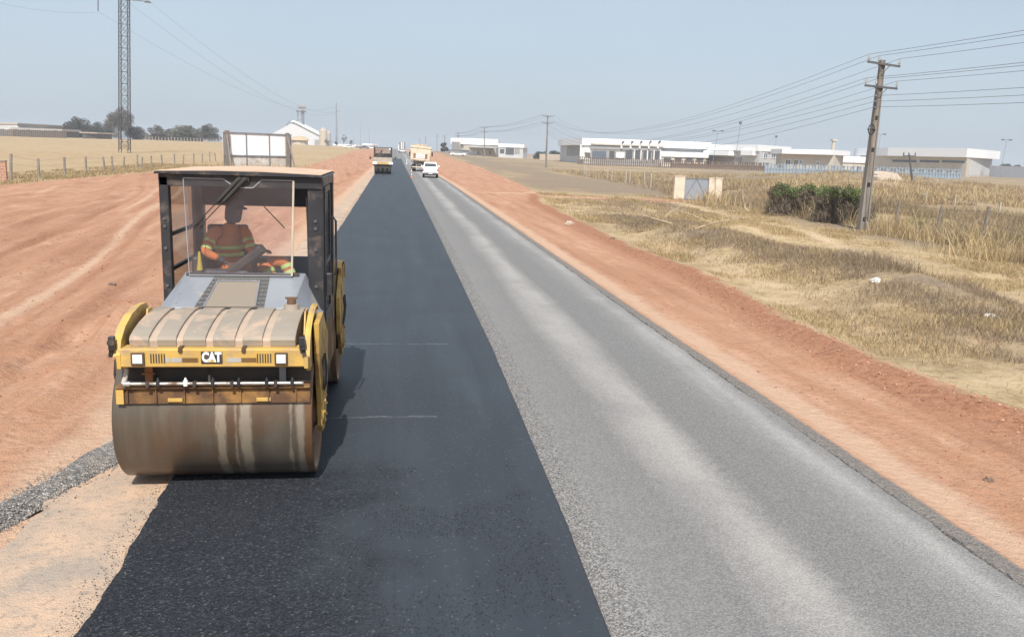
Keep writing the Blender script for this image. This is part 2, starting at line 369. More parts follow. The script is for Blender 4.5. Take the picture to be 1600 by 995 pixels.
a_brown = np.clip(np.exp(-(pdist(x_, y_, BAND)/1.9)**2)*(.35+1.1*fbm(x_*.5, y_*.3, 81))+.75*np.exp(-((x_-24.5)/2.6)**2)*ss(25, 34, y_)+.5*ss(26, 30, x_)*ss(150, 90, y_)+1.3*np.exp(-((x_-20)/8)**2-((y_-97)/20)**2)*(.5+fbm(x_*.3,y_*.15,60))+.75*ss(95,140,y_)*(x_>0)*(.4+fbm(x_*.12,y_*.05,66)), 0, 1)
a_field = ((x_ < f1(GL, y_)+1.5)).astype(float)
a_path = np.exp(-(pdist(x_+.8*(fbm(x_*.3, y_*.3, 64)-.5), y_, PATH)/.75)**2)*.72+.55*np.exp(-((x_-f1(GR, y_)-1.6)/1.1)**2)*(y_ > 15)*(y_ < 60)*(x_ > 0)+.8*np.exp(-((x_-57)/10)**2-((y_-108)/7)**2)
ground = np_mesh('ground', V, Fq, ground_material(), True, dict(red=redd, tan=a_tan, grey=a_grey, berm=a_berm_and_shade, brown=a_brown, field=a_field, path=a_path))
tag(ground, kind='structure')

# ---------------------------------------------------------------- road sheets
def strip(name, left, right, y0, y1, lift, mat, dmin=.07, jit=(0, 0), nacross=10, skirt=.12, amp=0, cut=None):
    yy = [y0]
    while yy[-1] < y1: yy.append(yy[-1]+max(dmin, .007*yy[-1]))
    yy = np.array(yy); n = len(yy)
    fade = 1/(1+yy*.01)
    L = left(yy)+jit[0]*fade*((fbm(yy*2.2, yy*0+3, 21)-.5)+.5*(fbm(yy*9, yy*0+3, 22)-.5))*2
    Rr = right(yy)+jit[1]*fade*((fbm(yy*2.2, yy*0+7, 23)-.5)+.5*(fbm(yy*9, yy*0+5, 24)-.5))*2
    t = np.linspace(0, 1, nacross)
    Xs = L[:, None]+(Rr-L)[:, None]*t[None, :]
    Ys = np.repeat(yy[:, None], nacross, 1)
    Zs = rise(Xs, Ys)+lift+amp*(fbm(Xs*3, Ys*3, 30)-.5)
    Xs = np.concatenate([(L-.03)[:, None], Xs, (Rr+.03)[:, None]], 1); Ys = np.concatenate([Ys[:, :1], Ys, Ys[:, :1]], 1)
    Zs = np.concatenate([Zs[:, :1]-skirt, Zs, Zs[:, -1:]-skirt], 1)
    k = nacross+2; I = np.arange(n*k).reshape(n, k)
    Fq = np.stack([I[:-1, :-1].ravel(), I[:-1, 1:].ravel(), I[1:, 1:].ravel(), I[1:, :-1].ravel()], 1)
    if cut is not None: Fq = Fq[cut(Xs.ravel()[Fq].mean(1), Ys.ravel()[Fq].mean(1))]
    return tag(np_mesh(name, np.stack([Xs.ravel(), Ys.ravel(), Zs.ravel()], 1), Fq, mat, False), kind='structure')

def old_asphalt_mat():
    m, t, b = new_mat('worn_asphalt_surface')
    geo = N(t, 'ShaderNodeNewGeometry').outputs['Position']
    sp = N(t, 'ShaderNodeSeparateXYZ'); t.links.new(geo, sp.inputs[0])
    x, y = sp.outputs[0], sp.outputs[1]
    wob = mth(t, 'MULTIPLY', mth(t, 'SUBTRACT', nz(t, geo, .8, 6, .65, .2, sc3=(1, .12, 1)), .5), .75)
    wob2 = mth(t, 'MULTIPLY', mth(t, 'SUBTRACT', nz(t, geo, 7, 5, .7), .5), .35)
    drift = mth(t, 'MULTIPLY', y, .0055)
    xx = mth(t, 'ADD', mth(t, 'SUBTRACT', x, mth(t, 'MINIMUM', drift, .6)), mth(t, 'ADD', wob, wob2))
    u = mth(t, 'DIVIDE', mth(t, 'SUBTRACT', xx, 1.2), 4.2, True)
    S = lambda v: (v-1.2)/4.2
    base = ramp(t, u, [(S(1.4), (.16, .155, .152)), (S(2.0), (.20, .19, .183)), (S(2.55), (.18, .172, .167)), (S(3.0), (.33, .31, .292)), (S(3.2), (.35, .33, .31)),
                       (S(3.55), (.17, .163, .158)), (S(4.15), (.175, .168, .163)), (S(4.45), (.22, .212, .204)), (S(4.7), (.335, .32, .307)), (S(4.95), (.20, .193, .186))])
    patch = nz(t, geo, .35, 5, .6, .6)
    base = mixc(t, ramp(t, patch, [(.38, .4), (.56, 0)]), base, (.17, .166, .163))
    vor = N(t, 'ShaderNodeTexVoronoi', i_Scale=75); t.links.new(geo, vor.inputs['Vector'])
    st = vor.outputs['Color']; sv = N(t, 'ShaderNodeSeparateColor'); t.links.new(st, sv.inputs[0])
    nearseam = mth(t, 'SUBTRACT', 1.0, mth(t, 'MULTIPLY', mth(t, 'ABSOLUTE', mth(t, 'SUBTRACT', x, 1.6)), 2.2), True)
    amt = mth(t, 'ADD', mth(t, 'MULTIPLY', nearseam, .55), .30)
    stone = mixc(t, ramp(t, sv.outputs[0], [(.3, 0), (.75, 1)]), mixc(t, .5, base, (.07, .07, .075)), mixc(t, .45, base, (.62, .60, .57)))
    base = mixc(t, amt, base, stone)
    dust = ramp(t, mth(t, 'ADD', mth(t, 'MULTIPLY', mth(t, 'ADD', x, mth(t, 'MULTIPLY', wob, .9)), -1.0), -1.15), [(.0, 0), (.45, 1)])
    dcol = mixc(t, ramp(t, nz(t, geo, 1.4, 6, .65, .3), [(.35, 0), (.6, 1)]), (.36, .295, .24), (.56, .39, .27))
    dcol = mixc(t, ramp(t, nz(t, geo, 14, 5, .7), [(.34, .6), (.48, 0)]), dcol, (.22, .19, .165))
    base = mixc(t, dust, base, dcol)
    t.links.new(base, b.inputs['Base Color']); b.inputs['Roughness'].default_value = .85; b.inputs['Specular IOR Level'].default_value = .25
    h = mth(t, 'ADD', vor.outputs['Distance'], mth(t, 'MULTIPLY', nz(t, geo, 20, 4), .8)); bump(t, b, h, .55, .012)
    return m
def new_asphalt_mat():
    m, t, b = new_mat('fresh_asphalt_surface')
    geo = N(t, 'ShaderNodeNewGeometry').outputs['Position']
    sp = N(t, 'ShaderNodeSeparateXYZ'); t.links.new(geo, sp.inputs[0]); x, y = sp.outputs[0], sp.outputs[1]
    st = nz(t, geo, 1.0, 5, .6, .2, sc3=(2.2, .12, 1))
    base = ramp(t, st, [(.3, (.032, .039, .048)), (.55, (.042, .051, .062)), (.75, (.056, .066, .078))])
    base = mixc(t, ramp(t, nz(t, geo, .5, 5, .6, .4), [(.4, .5), (.65, 0)]), base, (.030, .033, .040))
    # not yet rolled: coarse, darker, left half in front of the machine
    mask = mth(t, 'ADD', mth(t, 'ADD', mth(t, 'MULTIPLY', x, -1.1), .1), mth(t, 'MULTIPLY', mth(t, 'SUBTRACT', nz(t, geo, 1.2, 6, .65), .5), 2.6))
    mask = mth(t, 'MULTIPLY', mth(t, 'ADD', mask, .0, True), mth(t, 'MULTIPLY', mth(t, 'SUBTRACT', 8.9, y), 2.0, True), True)
    vor = N(t, 'ShaderNodeTexVoronoi', i_Scale=62); t.links.new(geo, vor.inputs['Vector'])
    sv = N(t, 'ShaderNodeSeparateColor'); t.links.new(vor.outputs['Color'], sv.inputs[0])
    coarse = ramp(t, sv.outputs[0], [(.15, (.016, .018, .023)), (.6, (.028, .031, .039)), (.95, (.044, .048, .058)), (.99, (.10, .10, .105))])
    base = mixc(t, mask, base, coarse)
    speck = ramp(t, sv.outputs[1], [(.975, 0), (.99, .6)])
    base = mixc(t, mth(t, 'MULTIPLY', speck, .45), base, (.24, .24, .24))
    # pale marks where the drum stopped
    for yy, x0, x1 in ((14.45, -.9, .95), (10.35, -.8, .55)):
        d = mth(t, 'ABSOLUTE', mth(t, 'SUBTRACT', mth(t, 'ADD', y, mth(t, 'MULTIPLY', nz(t, geo, 3.5, 6, .7), .22)), yy+.11))
        f = mth(t, 'SUBTRACT', 1.0, mth(t, 'MULTIPLY', d, 28), True)
        f = mth(t, 'MULTIPLY', f, mth(t, 'MULTIPLY', mth(t, 'GREATER_THAN', x, x0), mth(t, 'LESS_THAN', x, x1)))
        f = mth(t, 'MULTIPLY', f, ramp(t, nz(t, geo, 4, 6, .7), [(.38, .05), (.62, .8)]))
        base = mixc(t, f, base, (.19, .20, .21))
    # faint laps parallel to the road
    for xx in (.02,):
        d = mth(t, 'ABSOLUTE', mth(t, 'SUBTRACT', x, xx)); f = mth(t, 'MULTIPLY', mth(t, 'SUBTRACT', 1.0, mth(t, 'MULTIPLY', d, 55), True), .35)
        base = mixc(t, f, base, (.028, .031, .036))
    t.links.new(base, b.inputs['Base Color'])
    t.links.new(mth(t, 'ADD', mth(t, 'MULTIPLY', mask, .25), .52), b.inputs['Roughness']); b.inputs['Specular IOR Level'].default_value = .22
    h = mth(t, 'MULTIPLY', vor.outputs['Distance'], mth(t, 'ADD', mth(t, 'MULTIPLY', mask, 3.0), .5))
    h = mth(t, 'ADD', h, mth(t, 'MULTIPLY', nz(t, geo, 90, 3), .35)); bump(t, b, h, .55, .012)
    return m
strip('road', lambda y: y*0-3.12, lambda y: f1(EDGE, y), -6, 1500, 0, old_asphalt_mat(), jit=(.16, .05), nacross=12)
strip('fresh_asphalt_lane', lambda y: np.interp(y, [0, 5.6, 7.8, 9, 40, 95, 260], [-2.03, -2.07, -2.12, -2.16, -2.16, -2.34, -2.4]), lambda y: f1(SEAM, y), -6, 235, .045,
      new_asphalt_mat(), jit=(.055, .006), nacross=30, skirt=.042, dmin=.05)

# ---------------------------------------------------------------- haze
mh, th, bh = new_mat('haze_air'); th.nodes.remove(bh)
vol = N(th, 'ShaderNodeVolumePrincipled', i_Density=.00042, i_Anisotropy=0.0); vol.inputs['Color'].default_value = (.86, .92, 1, 1)
th.links.new(vol.outputs[0], th.nodes['Material Output'].inputs['Volume'])
hz = MB().box(-3300, 3500, -450, 3900, -3, 52).build('haze', mh); tag(hz, kind='stuff')

# ================================================================== ROAD ROLLER
drum_mat, t, b = new_mat('worn_steel_drum')
co = N(t, 'ShaderNodeTexCoord').outputs['Object']
c = ramp(t, nz(t, co, 1.0, 6, .6, .2, sc3=(5.5, .7, .7)), [(.3, (.085, .068, .050)), (.5, (.118, .098, .076)), (.7, (.155, .135, .108))])
c = mixc(t, ramp(t, nz(t, co, 1.1, 5, .6, .2, sc3=(1.2, 1, 1)), [(.45, 0), (.62, .8)]), c, (.12, .066, .035))
sp = N(t, 'ShaderNodeSeparateXYZ'); t.links.new(co, sp.inputs[0])
edge = nz(t, co, 1.3, 8, .72, .0, sc3=(9, 2.2, 2.2))
for xc, wd in ((.07, .055), (.20, .015), (.29, .06), (.79, .05), (.70, .022)):       # dried mud streaks
    d = mth(t, 'SUBTRACT', wd, mth(t, 'ABSOLUTE', mth(t, 'SUBTRACT', sp.outputs[0], xc)))
    f = mth(t, 'ADD', mth(t, 'MULTIPLY', d, 26), mth(t, 'MULTIPLY', mth(t, 'SUBTRACT', edge, .52), 3.4))
    f = mth(t, 'MULTIPLY', f, 1.5, True)
    c = mixc(t, mth(t, 'MULTIPLY', f, .75), c, (.34, .285, .22))
rim = mth(t, 'MULTIPLY', mth(t, 'SUBTRACT', sp.outputs[0], mth(t, 'ADD', .79, mth(t, 'MULTIPLY', edge, .06))), 40, True)
c = mixc(t, mth(t, 'MULTIPLY', rim, .85), c, mixc(t, edge, (.10, .05, .025), (.26, .13, .06)))
t.links.new(c, b.inputs['Base Color']); b.inputs['Metallic'].default_value = .3; b.inputs['Roughness'].default_value = .38
bump(t, b, nz(t, co, 3, 4, sc3=(14, 1, 1)), .08, .01)
RUST = pm('rusty_steel', (.20, .10, .05), .85, c2=(.10, .055, .035), scale=6, dirt=(.34, .22, .13), damt=.4, bmp=.3)
def mesh_screen(name, cdark, clight, scale, metal=0):
    m, t, b = new_mat(name); co = N(t, 'ShaderNodeTexCoord').outputs['Object']
    v = N(t, 'ShaderNodeTexVoronoi', i_Scale=scale, i_Randomness=.0); v.feature = 'F1'
    mp = N(t, 'ShaderNodeMapping'); mp.inputs['Rotation'].default_value = (0, 0, R(45)); t.links.new(co, mp.inputs[0]); t.links.new(mp.outputs[0], v.inputs['Vector'])
    f = ramp(t, v.outputs['Distance'], [(.36, 0), (.46, 1)])
    t.links.new(mixc(t, f, cdark, clight), b.inputs['Base Color']); b.inputs['Roughness'].default_value = .7
    return m
SCR1 = mesh_screen('perforated_black_grille', (.008, .008, .009), (.13, .125, .12), 34)
SCR2 = mesh_screen('dusty_radiator_screen', (.10, .085, .07), (.30, .25, .195), 70)
LAMP = pm('lamp_lens', (.78, .78, .78), .12, c2=(.6, .6, .62), bmp=0, scale=20)
GLS = glass_mat('cab_glass', (.96, .96, .98), .05, .03)
GLS2 = glass_mat('side_glass', (.80, .80, .78), .07, .05)
EDGEG = pm('glass_edge_seal', (.30, .31, .32), .5, bmp=0)
ROOFT = pm('dusty_roof_top', (.62, .43, .30), .85, c2=(.50, .35, .25), bmp=.1)

RX, RY, RZ = -1.65, 8.65, .045
roller = thing('road_roller', 'large yellow double-drum roller with glazed black cab and tan ribbed water tank', 'road roller', (RX, RY, RZ), 0)
def drum(yc, name='drum'):
    mb = MB(); Rr = .65
    mb.lathe([(Rr-.05, -.78), (Rr-.05, -.885), (Rr-.012, -.90), (Rr, -.885), (Rr, .885), (Rr-.012, .90), (Rr-.05, .885), (Rr-.05, .78)], (0, 0, 0), 'x', 96)
    o = mb.build(name, drum_mat, roller, loc=(0, yc, Rr))
    for sx in (-1, 1):
        e = MB()
        e.lathe([(Rr-.05, .785*sx), (.42, .80*sx), (.40, .84*sx), (.20, .86*sx), (.17, .90*sx), (.001, .90*sx)], (0, 0, 0), 'x', 48)
        for k in range(10):
            a = k*math.pi/5; e.cyl((.79*sx, .5*math.cos(a), .5*math.sin(a)), (.82*sx, .5*math.cos(a), .5*math.sin(a)), .025, n=6)
        e.build('drum_end', RUST, o)
    return o
drum(0); drum(3.45)
def arc(cx, cy, r, a0, a1, n): return [(cx+r*math.cos(R(a0+(a1-a0)*k/n)), cy+r*math.sin(R(a0+(a1-a0)*k/n))) for k in range(n+1)]
def end_frame(front):
    """bumper, tank, fenders, scraper, spray bar and yoke of one end; the rear end is the front turned round"""
    s = 1 if front else -1; y0 = 0 if front else 3.45
    T = Matrix.Translation((0, y0, 0)) @ Matrix.Diagonal((1, s, 1, 1))
    def fin(mb, name, mat, bev=0, parent=roller):
        mb.v = [tuple(T @ Vector(p)) for p in mb.v]; return mb.build(name, mat, parent, bev)
    # bumper: a folded channel with a lip
    bb = MB().prism([(-.78, 1.27), (-.74, 1.255), (-.60, 1.255), (-.60, 1.29), (-.735, 1.29), (-.735, 1.415), (-.60, 1.415), (-.60, 1.435), (-.765, 1.435), (-.78, 1.425)], 'x', -.765, .865)
    bb = fin(bb, 'bumper', YEL, .006)
    for k, x0 in enumerate((-.495, .43)):
        for j in range(6): fin(MB().box(x0+j*.023, x0+j*.023+.011, -.7835, -.779, 1.305, 1.39), 'vent_slot', DRK, 0, bb)
    for x0 in (-.60, .645):
        h = fin(MB().box(x0-.058, x0+.058, -.80, -.76, 1.288, 1.402), 'headlight', pm('brown_bezel', (.10, .06, .03), .6), .006)
        fin(MB().box(x0-.042, x0+.042, -.806, -.799, 1.305, 1.387), 'lens', LAMP, .004, h)
    PLG = pm('pale_sticker', (.48, .46, .43), .5, bmp=0); PLB = pm('brown_sticker', (.20, .11, .04), .5, bmp=0)
    for x0, x1, pmx in ((-.365, -.325, PLG), (-.32, -.225, PLG), (-.222, -.085, PLB), (.165, .29, PLG), (.293, .425, PLB)):
        fin(MB().box(x0, x1, -.7835, -.779, 1.312, 1.352), 'sticker', pmx, 0, bb)
    # maker's letters on a dark plate
    fin(MB().box(-.058, .128, -.786, -.779, 1.30, 1.41), 'nameplate', BLK, 0, bb)
    cu = bpy.data.curves.new('letters', 'FONT'); cu.body = 'CAT'; cu.size = .118; cu.offset = .0065; cu.extrude = .002; cu.space_character = .95
    cu.align_x = 'CENTER'; cu.align_y = 'CENTER'
    tmp = bpy.data.objects.new('tmp', cu); COL.objects.link(tmp); bpy.context.view_layer.update()
    me = bpy.data.meshes.new_from_object(tmp.evaluated_get(bpy.context.evaluated_depsgraph_get())); bpy.data.objects.remove(tmp)
    me.transform(Matrix.Translation((0, y0, 0)) @ Matrix.Rotation(0 if front else math.pi, 4, 'Z') @ Matrix.Translation((.035*s, -.789, 1.357)) @ Matrix.Rotation(R(90), 4, 'X') @ Matrix.Diagonal((.74, 1, 1, 1)))
    me.materials.clear(); me.materials.append(WHT); lo = bpy.data.objects.new('lettering', me); COL.objects.link(lo); lo.parent = bb
    fin(MB().prism([(.012, 1.315), (.060, 1.315), (.036, 1.348)], 'y', -.797, -.792), 'emblem_triangle', YEL, 0, bb)
    # tank with raised pads
    prof = [(-.685, 1.43), (-.695, 1.495), (-.675, 1.52), (-.56, 1.555), (-.38, 1.59), (-.15, 1.615), (.10, 1.625), (.30, 1.61), (.32, 1.36), (-.60, 1.36)]
    tk = fin(MB().prism([(y, z-.010 if z > 1.5 else z) for y, z in prof], 'x', -.68, .755), 'water_tank', pm('dusty_groove_plastic', (.47, .36, .275), .8, c2=(.36, .29, .23), scale=2.5, bmp=.1), .012)
    xs = [(-.69, -.521), (-.450, -.284), (-.229, -.029), (.033, .227), (.294, .470), (.540, .765)]
    pads = [(-.695, 1.435), (-.71, 1.50), (-.69, 1.53), (-.57, 1.567), (-.385, 1.602), (-.15, 1.627), (.10, 1.637), (.312, 1.62), (.312, 1.52), (-.58, 1.438)]
    for a, bq in xs: fin(MB().prism(pads, 'x', a, bq), 'raised_pad', TANP, .007, tk)
    fc = fin(MB().cyl((.64, .12, 1.61), (.64, .12, 1.69), .085, .07, 20), 'filler_neck', TANP, .01, tk)
    fin(MB().cyl((.64, .12, 1.69), (.64, .12, 1.745), .045, .042, 14).box(.58, .70, .105, .135, 1.741, 1.76), 'filler_cap', pm('brown_cap', (.16, .09, .05), .7), .004, fc)
    for xx in (-.235, .315):
        fin(MB().box(xx-.018, xx+.018, -.79, -.70, 1.43, 1.45).cyl((xx, -.795, 1.42), (xx, -.78, 1.42), .02, n=10), 'tank_latch', pm('brown_bezel', (.1, .06, .03)), .003)
    # fenders: arched plates either side of the tank
    for sx, xo in ((-1, -.765), (1, .865)):
        poly = [(-.78, 1.25), (-.79, 1.38), (-.74, 1.50), (-.60, 1.60), (-.38, 1.675), (-.10, 1.71), (.10, 1.70), (.18, 1.64), (.20, 1.45), (.30, 1.30), (.30, 1.20), (-.58, 1.18), (-.62, 1.25)]
        f = MB().prism(poly, 'x', xo-.018, xo+.018)
        top = poly[1:8]; fl = .055 if sx < 0 else (.035 if front else .09)
        for (ya, za), (yb, zb) in zip(top[:-1], top[1:]):      # folded outer flange that follows the arch
            f.add([(xo, ya, za), (xo+fl*sx, ya, za-.01), (xo+fl*sx, yb, zb-.01), (xo, yb, zb), (xo, ya, za-.012), (xo+fl*sx, ya, za-.022), (xo+fl*sx, yb, zb-.022), (xo, yb, zb-.012)],
                  [(0, 1, 2, 3), (4, 7, 6, 5), (0, 4, 5, 1), (1, 5, 6, 2), (2, 6, 7, 3), (3, 7, 4, 0)])
        ff = fin(f, 'fender', YEL, .004)
        if sx < 0: fin(MB().prism([(-.16, 1.50), (-.08, 1.67), (.06, 1.67), (.10, 1.50)], 'x', -.70, -.682), 'fender_bracket', YEL, .004, ff)
        else: fin(MB().prism([(-.25, 1.45), (-.12, 1.66), (.08, 1.66), (.12, 1.45)], 'x', .79, .806), 'fender_bracket', YEL, .004, ff)
        xl = xo-.045 if sx < 0 else xo-.03
        ml = MB().box(xl-.025, xl+.025, -.82, -.76, 1.43, 1.55).bar((xl-.01*sx, -.80, 1.52), (xl+.02*sx, -.78, 1.36), .04, .02).cyl((xl, -.83, 1.50), (xl, -.78, 1.50), .032, n=12)
        fin(ml, 'corner_latch', BLK, .005)
        # yoke arm beside the drum
        xa = -.90 if sx < 0 else .905
        yk = MB().prism([(-.42, 1.60), (-.40, 1.30), (-.30, .98), (-.20, .72), (-.16, .50), (-.08, .42), (.12, .40), (.30, .60), (.62, .80), (.66, 1.30), (.30, 1.50), (.05, 1.62)] if sx > 0 else [(-.30, 1.22), (-.26, .95), (-.20, .72), (-.16, .50), (-.08, .42), (.12, .40), (.30, .60), (.62, .80), (.66, 1.22)], 'x', min(xa, xa+.05*sx), max(xa, xa+.05*sx))
        yk.cyl((.86*sx, 0, .65), (.97*sx, 0, .65), .17, n=24)
        for a in range(8): yk.cyl((.95*sx, .10*math.cos(a*.785), .65+.10*math.sin(a*.785)), (.972*sx, .15*math.cos(a*.785), .65+.15*math.sin(a*.785)), .018, n=6)
        yy_ = fin(yk, 'yoke_arm', YELR if sx < 0 else pm('stained_yellow_paint', (.54, .34, .085), .55, c2=(.42, .26, .07), dirt=(.17, .085, .04), damt=.5, dscale=3, bmp=.08), .006)
        for k in range(3): fin(MB().tube([(.97*sx, -.2+.12*k, 1.2), (.985*sx, -.2+.12*k, 1.05), (.975*sx, -.18+.14*k, .92), (.97*sx, -.05+.1*k, .85)], .012, 6), 'hydraulic_hose', RUB, 0, yy_)
    # scraper beam
    sb = MB().prism([(-.64, .885), (-.61, .885), (-.61, 1.02), (-.53, 1.045), (-.53, 1.06), (-.675, 1.06), (-.68, 1.04), (-.64, 1.02)], 'x', -.84, .885)
    for k in range(7): sb.box(-.75+k*.25, -.738+k*.25, -.662, -.642, .90, 1.03)
    sc_ = fin(sb, 'scraper_beam', YELR, .004)
    fin(MB().box(-.842, -.775, -.665, -.64, .89, 1.055), 'end_plate', YEL, .003, sc_)
    for xx in (-.33, .46): fin(MB().box(xx-.065, xx+.065, -.655, -.641, .905, .94), 'small_plate', YEL, .003, sc_)
    zb_ = 1.092
    sb2 = fin(MB().cyl((-.70, -.70, zb_), (.83, -.70, zb_), .015, n=12).cyl((-.76, -.70, zb_), (-.70, -.70, zb_), .024, n=10), 'spray_bar', STL)
    for k, xx in enumerate((-.46, -.22, .02, .25, .50, .73)):
        n_ = MB().cyl((xx, -.70, zb_-.02), (xx, -.70, zb_+.03), .022, n=8).cyl((xx, -.70, zb_+.03), (xx, -.70, zb_+.055), .014, .008, 8)
        fin(n_, 'nozzle', WHT if k == 1 else BLK, 0, sb2)
    for xx in (-.55, -.14, .19, .58): fin(MB().box(xx-.015, xx+.015, -.725, -.66, zb_-.03, zb_+.02), 'pipe_clamp', DRK, .003, sb2)
    # cavity behind the bar: hangers, hose, dark sheet standing in for the shade inside
    fin(MB().box(-.83, .88, -.50, -.46, 1.04, 1.42), 'cavity_shade_sheet', DRK, .004)
    fin(MB().box(-.60, -.53, -.60, -.58, 1.06, 1.27).box(-.62, -.51, -.62, -.58, 1.155, 1.17), 'hanger', pm('rusty_orange', (.38, .16, .06), .8), .003)
    fin(MB().box(.60, .66, -.60, -.58, 1.06, 1.27), 'hanger', GRY, .003)
    fin(MB().tube([(-.50, -.57, 1.20), (-.3, -.58, 1.205), (-.12, -.60, 1.235), (-.04, -.62, 1.24), (-.015, -.66, 1.19), (-.01, -.70, 1.11)], .012, 8), 'water_hose', RUB)
    fin(MB().tube([(-.76, -.69, 1.09), (-.745, -.67, 1.16), (-.735, -.65, 1.22)], [.026, .022, .016], 8), 'valve', pm('dirty_white', (.50, .47, .42), .6, dirt=(.25, .17, .11), damt=.4, dscale=12, bmp=0))
    # hood
    hb = MB()
    hb.add([(-.78, .24, 1.46), (-.56, .26, 1.625), (.62, .26, 1.625), (.86, .24, 1.44), (.70, .97, 1.885), (-.56, .97, 1.885), (-.84, .97, 1.48), (.90, .97, 1.48),
            (-.78, .24, 1.05), (.86, .24, 1.05), (.90, .97, 1.05), (-.84, .97, 1.05)],
           [(1, 2, 4, 5), (0, 1, 5, 6), (2, 3, 7, 4), (0, 8, 9, 3), (0, 3, 2, 1), (0, 6, 11, 8), (3, 9, 10, 7), (4, 7, 6, 5), (7, 10, 11, 6), (8, 11, 10, 9)])
    hd = fin(hb, 'hood', GRY, .012)
    nrm = Vector((0, -.26, .71)).normalized()
    def onh(x, tt, off): return Vector((x+.03, .26+tt*.71, 1.625+tt*.26))+nrm*off
    def hp(x0, x1, x2, x3, t0, t1, off, th=.006):
        lo_ = [onh(x0, t0, off), onh(x1, t0, off), onh(x2, t1, off), onh(x3, t1, off)]; return MB().add(lo_+[p-nrm*th for p in lo_], [(0, 1, 2, 3), (7, 6, 5, 4), (0, 4, 5, 1), (1, 5, 6, 2), (2, 6, 7, 3), (3, 7, 4, 0)])
    if front:
        fin(hp(-.36, .32, .30, -.27, -.02, .88, .008), 'grille', SCR1, 0, hd)
        fin(hp(-.265, .235, .20, -.215, -.02, .68, .018), 'radiator_screen', SCR2, 0, hd)
        sc3_ = MB(); sc3_.add(hp(-.275, -.255, -.21, -.225, -.02, .69, .024).v, hp(-.275, -.255, -.21, -.225, -.02, .69, .024).f)
        q = hp(.228, .245, .215, .198, -.02, .69, .024); sc3_.add(q.v, q.f); q = hp(-.225, .212, .212, -.225, .67, .70, .026); sc3_.add(q.v, q.f)
        fin(sc3_, 'screen_frame', GALV, 0, hd)
        q = hp(.36, .58, .56, .36, .88, .95, .012, .012); fin(q, 'warning_plate', pm('pale_sticker', (.5, .5, .5)), 0, hd)
        for x, tt in ((-.54, .93), (-.35, .96), (0, .96), (.3, .96), (-.56, .35), (-.56, .1)):
            p = onh(x, tt, 0); fin(MB().cyl(p, p+nrm*.012, .010, n=8), 'bolt', STL, 0, hd)
end_frame(True); end_frame(False)
# main body between the drums
MB().box(-.80, .80, .95, 2.50, .62, 1.24).box(-.45, .45, .70, 2.75, .45, 1.1).build('chassis', DRK, roller, .02)
MB().box(.80, .90, 1.0, 2.48, .66, 1.42).box(.90, .915, 1.1, 1.7, .75, 1.3).build('side_panel', YELR, roller, .01)
MB().box(-.90, -.80, 1.0, 2.48, .66, 1.42).build('side_panel', YELR, roller, .01)
MB().box(-.88, .88, .97, 2.58, 1.24, 1.30).build('cab_floor', DRK, roller)
# cab posts
for x0, x1, y0, y1 in ((-.775, -.68, .86, .97), (.74, .90, .88, .99), (-.80, -.67, 2.44, 2.60), (.77, .90, 2.44, 2.60)):
    p = MB().box(x0, x1, y0, y1, 1.12 if y0 > 1 else 1.30, 2.90).build('cab_post', BLK, roller, .01)
    if y0 < 1:
        for zz in (1.55, 1.75, 2.15, 2.38, 2.46):
            xx = (x0+x1)/2; MB().cyl((xx, y0-.018, zz), (xx, y0, zz), .017, n=8).build('bolt', pm('bolt_grey', (.16, .16, .17), .4, .5, bmp=0), p)
MB().box(-.775, .90, .86, .94, 2.80, 2.925).box(-.80, .90, 2.50, 2.60, 2.80, 2.92).box(-.80, -.74, .95, 2.5, 2.84, 2.92).box(.84, .90, .95, 2.5, 2.82, 2.92).build('roof_frame', BLK, roller, .008)
rf = MB().prism([(-.81, 2.925), (-.79, 2.955), (-.2, 2.972), (.3, 2.972), (.87, 2.955), (.915, 2.925)], 'y', .80, 2.72).build('roof', BLK, roller, .004)
MB().prism([(-.80, 2.957), (-.2, 2.982), (.3, 2.982), (.90, 2.957), (.88, 2.95), (.3, 2.968), (-.2, 2.968), (-.79, 2.95)], 'y', .803, 2.717).build('dust_cover', ROOFT, rf)
MB().box(-.73, .80, 2.48, 2.50, 2.50, 2.80).build('rear_header', pm('sky_tinted_panel', (.045, .055, .08), .6, bmp=0), roller, .004)  # panel colour carries the blue of sky reflected in the windshield
MB().box(-.73, .80, 2.50, 2.53, 1.30, 1.78).build('rear_panel', pm('grey_panel', (.10, .10, .105), .6), roller, .004)
# windshield, notched at the top
wz0, wz1 = 1.865, 2.885
wp = [(-.50, wz0), (.56, wz0), (.60, wz1), (.27, wz1), (.18, wz1-.085), (.0, wz1-.085), (-.12, wz1), (-.525, wz1)]
ws = MB().prism(wp, 'y', .855, .862).build('windshield', GLS, roller)
ed = MB()
for p, q in zip(wp, wp[1:]+wp[:1]): ed.bar((p[0], .857, p[1]), (q[0], .857, q[1]), .009, .012)
ed.build('windshield_seal', EDGEG, ws)
MB().bar((.60, .852, wz1), (.565, .852, wz0), .02, .02).build('windshield_edge', pm('clear_edge', (.55, .48, .38), .4, bmp=0), ws)
for dx in (0, .06):
    wi = MB().tube([(.06+dx, .83, 2.90), (.02+dx, .825, 2.865), (-.18+dx, .825, 2.65)], [.03, .024, .018], 8).tube([(-.18+dx, .825, 2.65), (-.44+dx, .84, 2.375)], .006, 6)
    wi.build('wiper', RUB, roller)
MB().bar((.29, .835, 2.61), (.50, .835, 2.385), .010).build('wiper', RUB, roller)
MB().box(.03, .15, .82, .86, 2.86, 2.93).build('wiper_motor', RUB, roller, .01)
MB().box(-.54, .64, .88, .95, 1.78, 1.88).build('cowl', DRK, roller, .006)
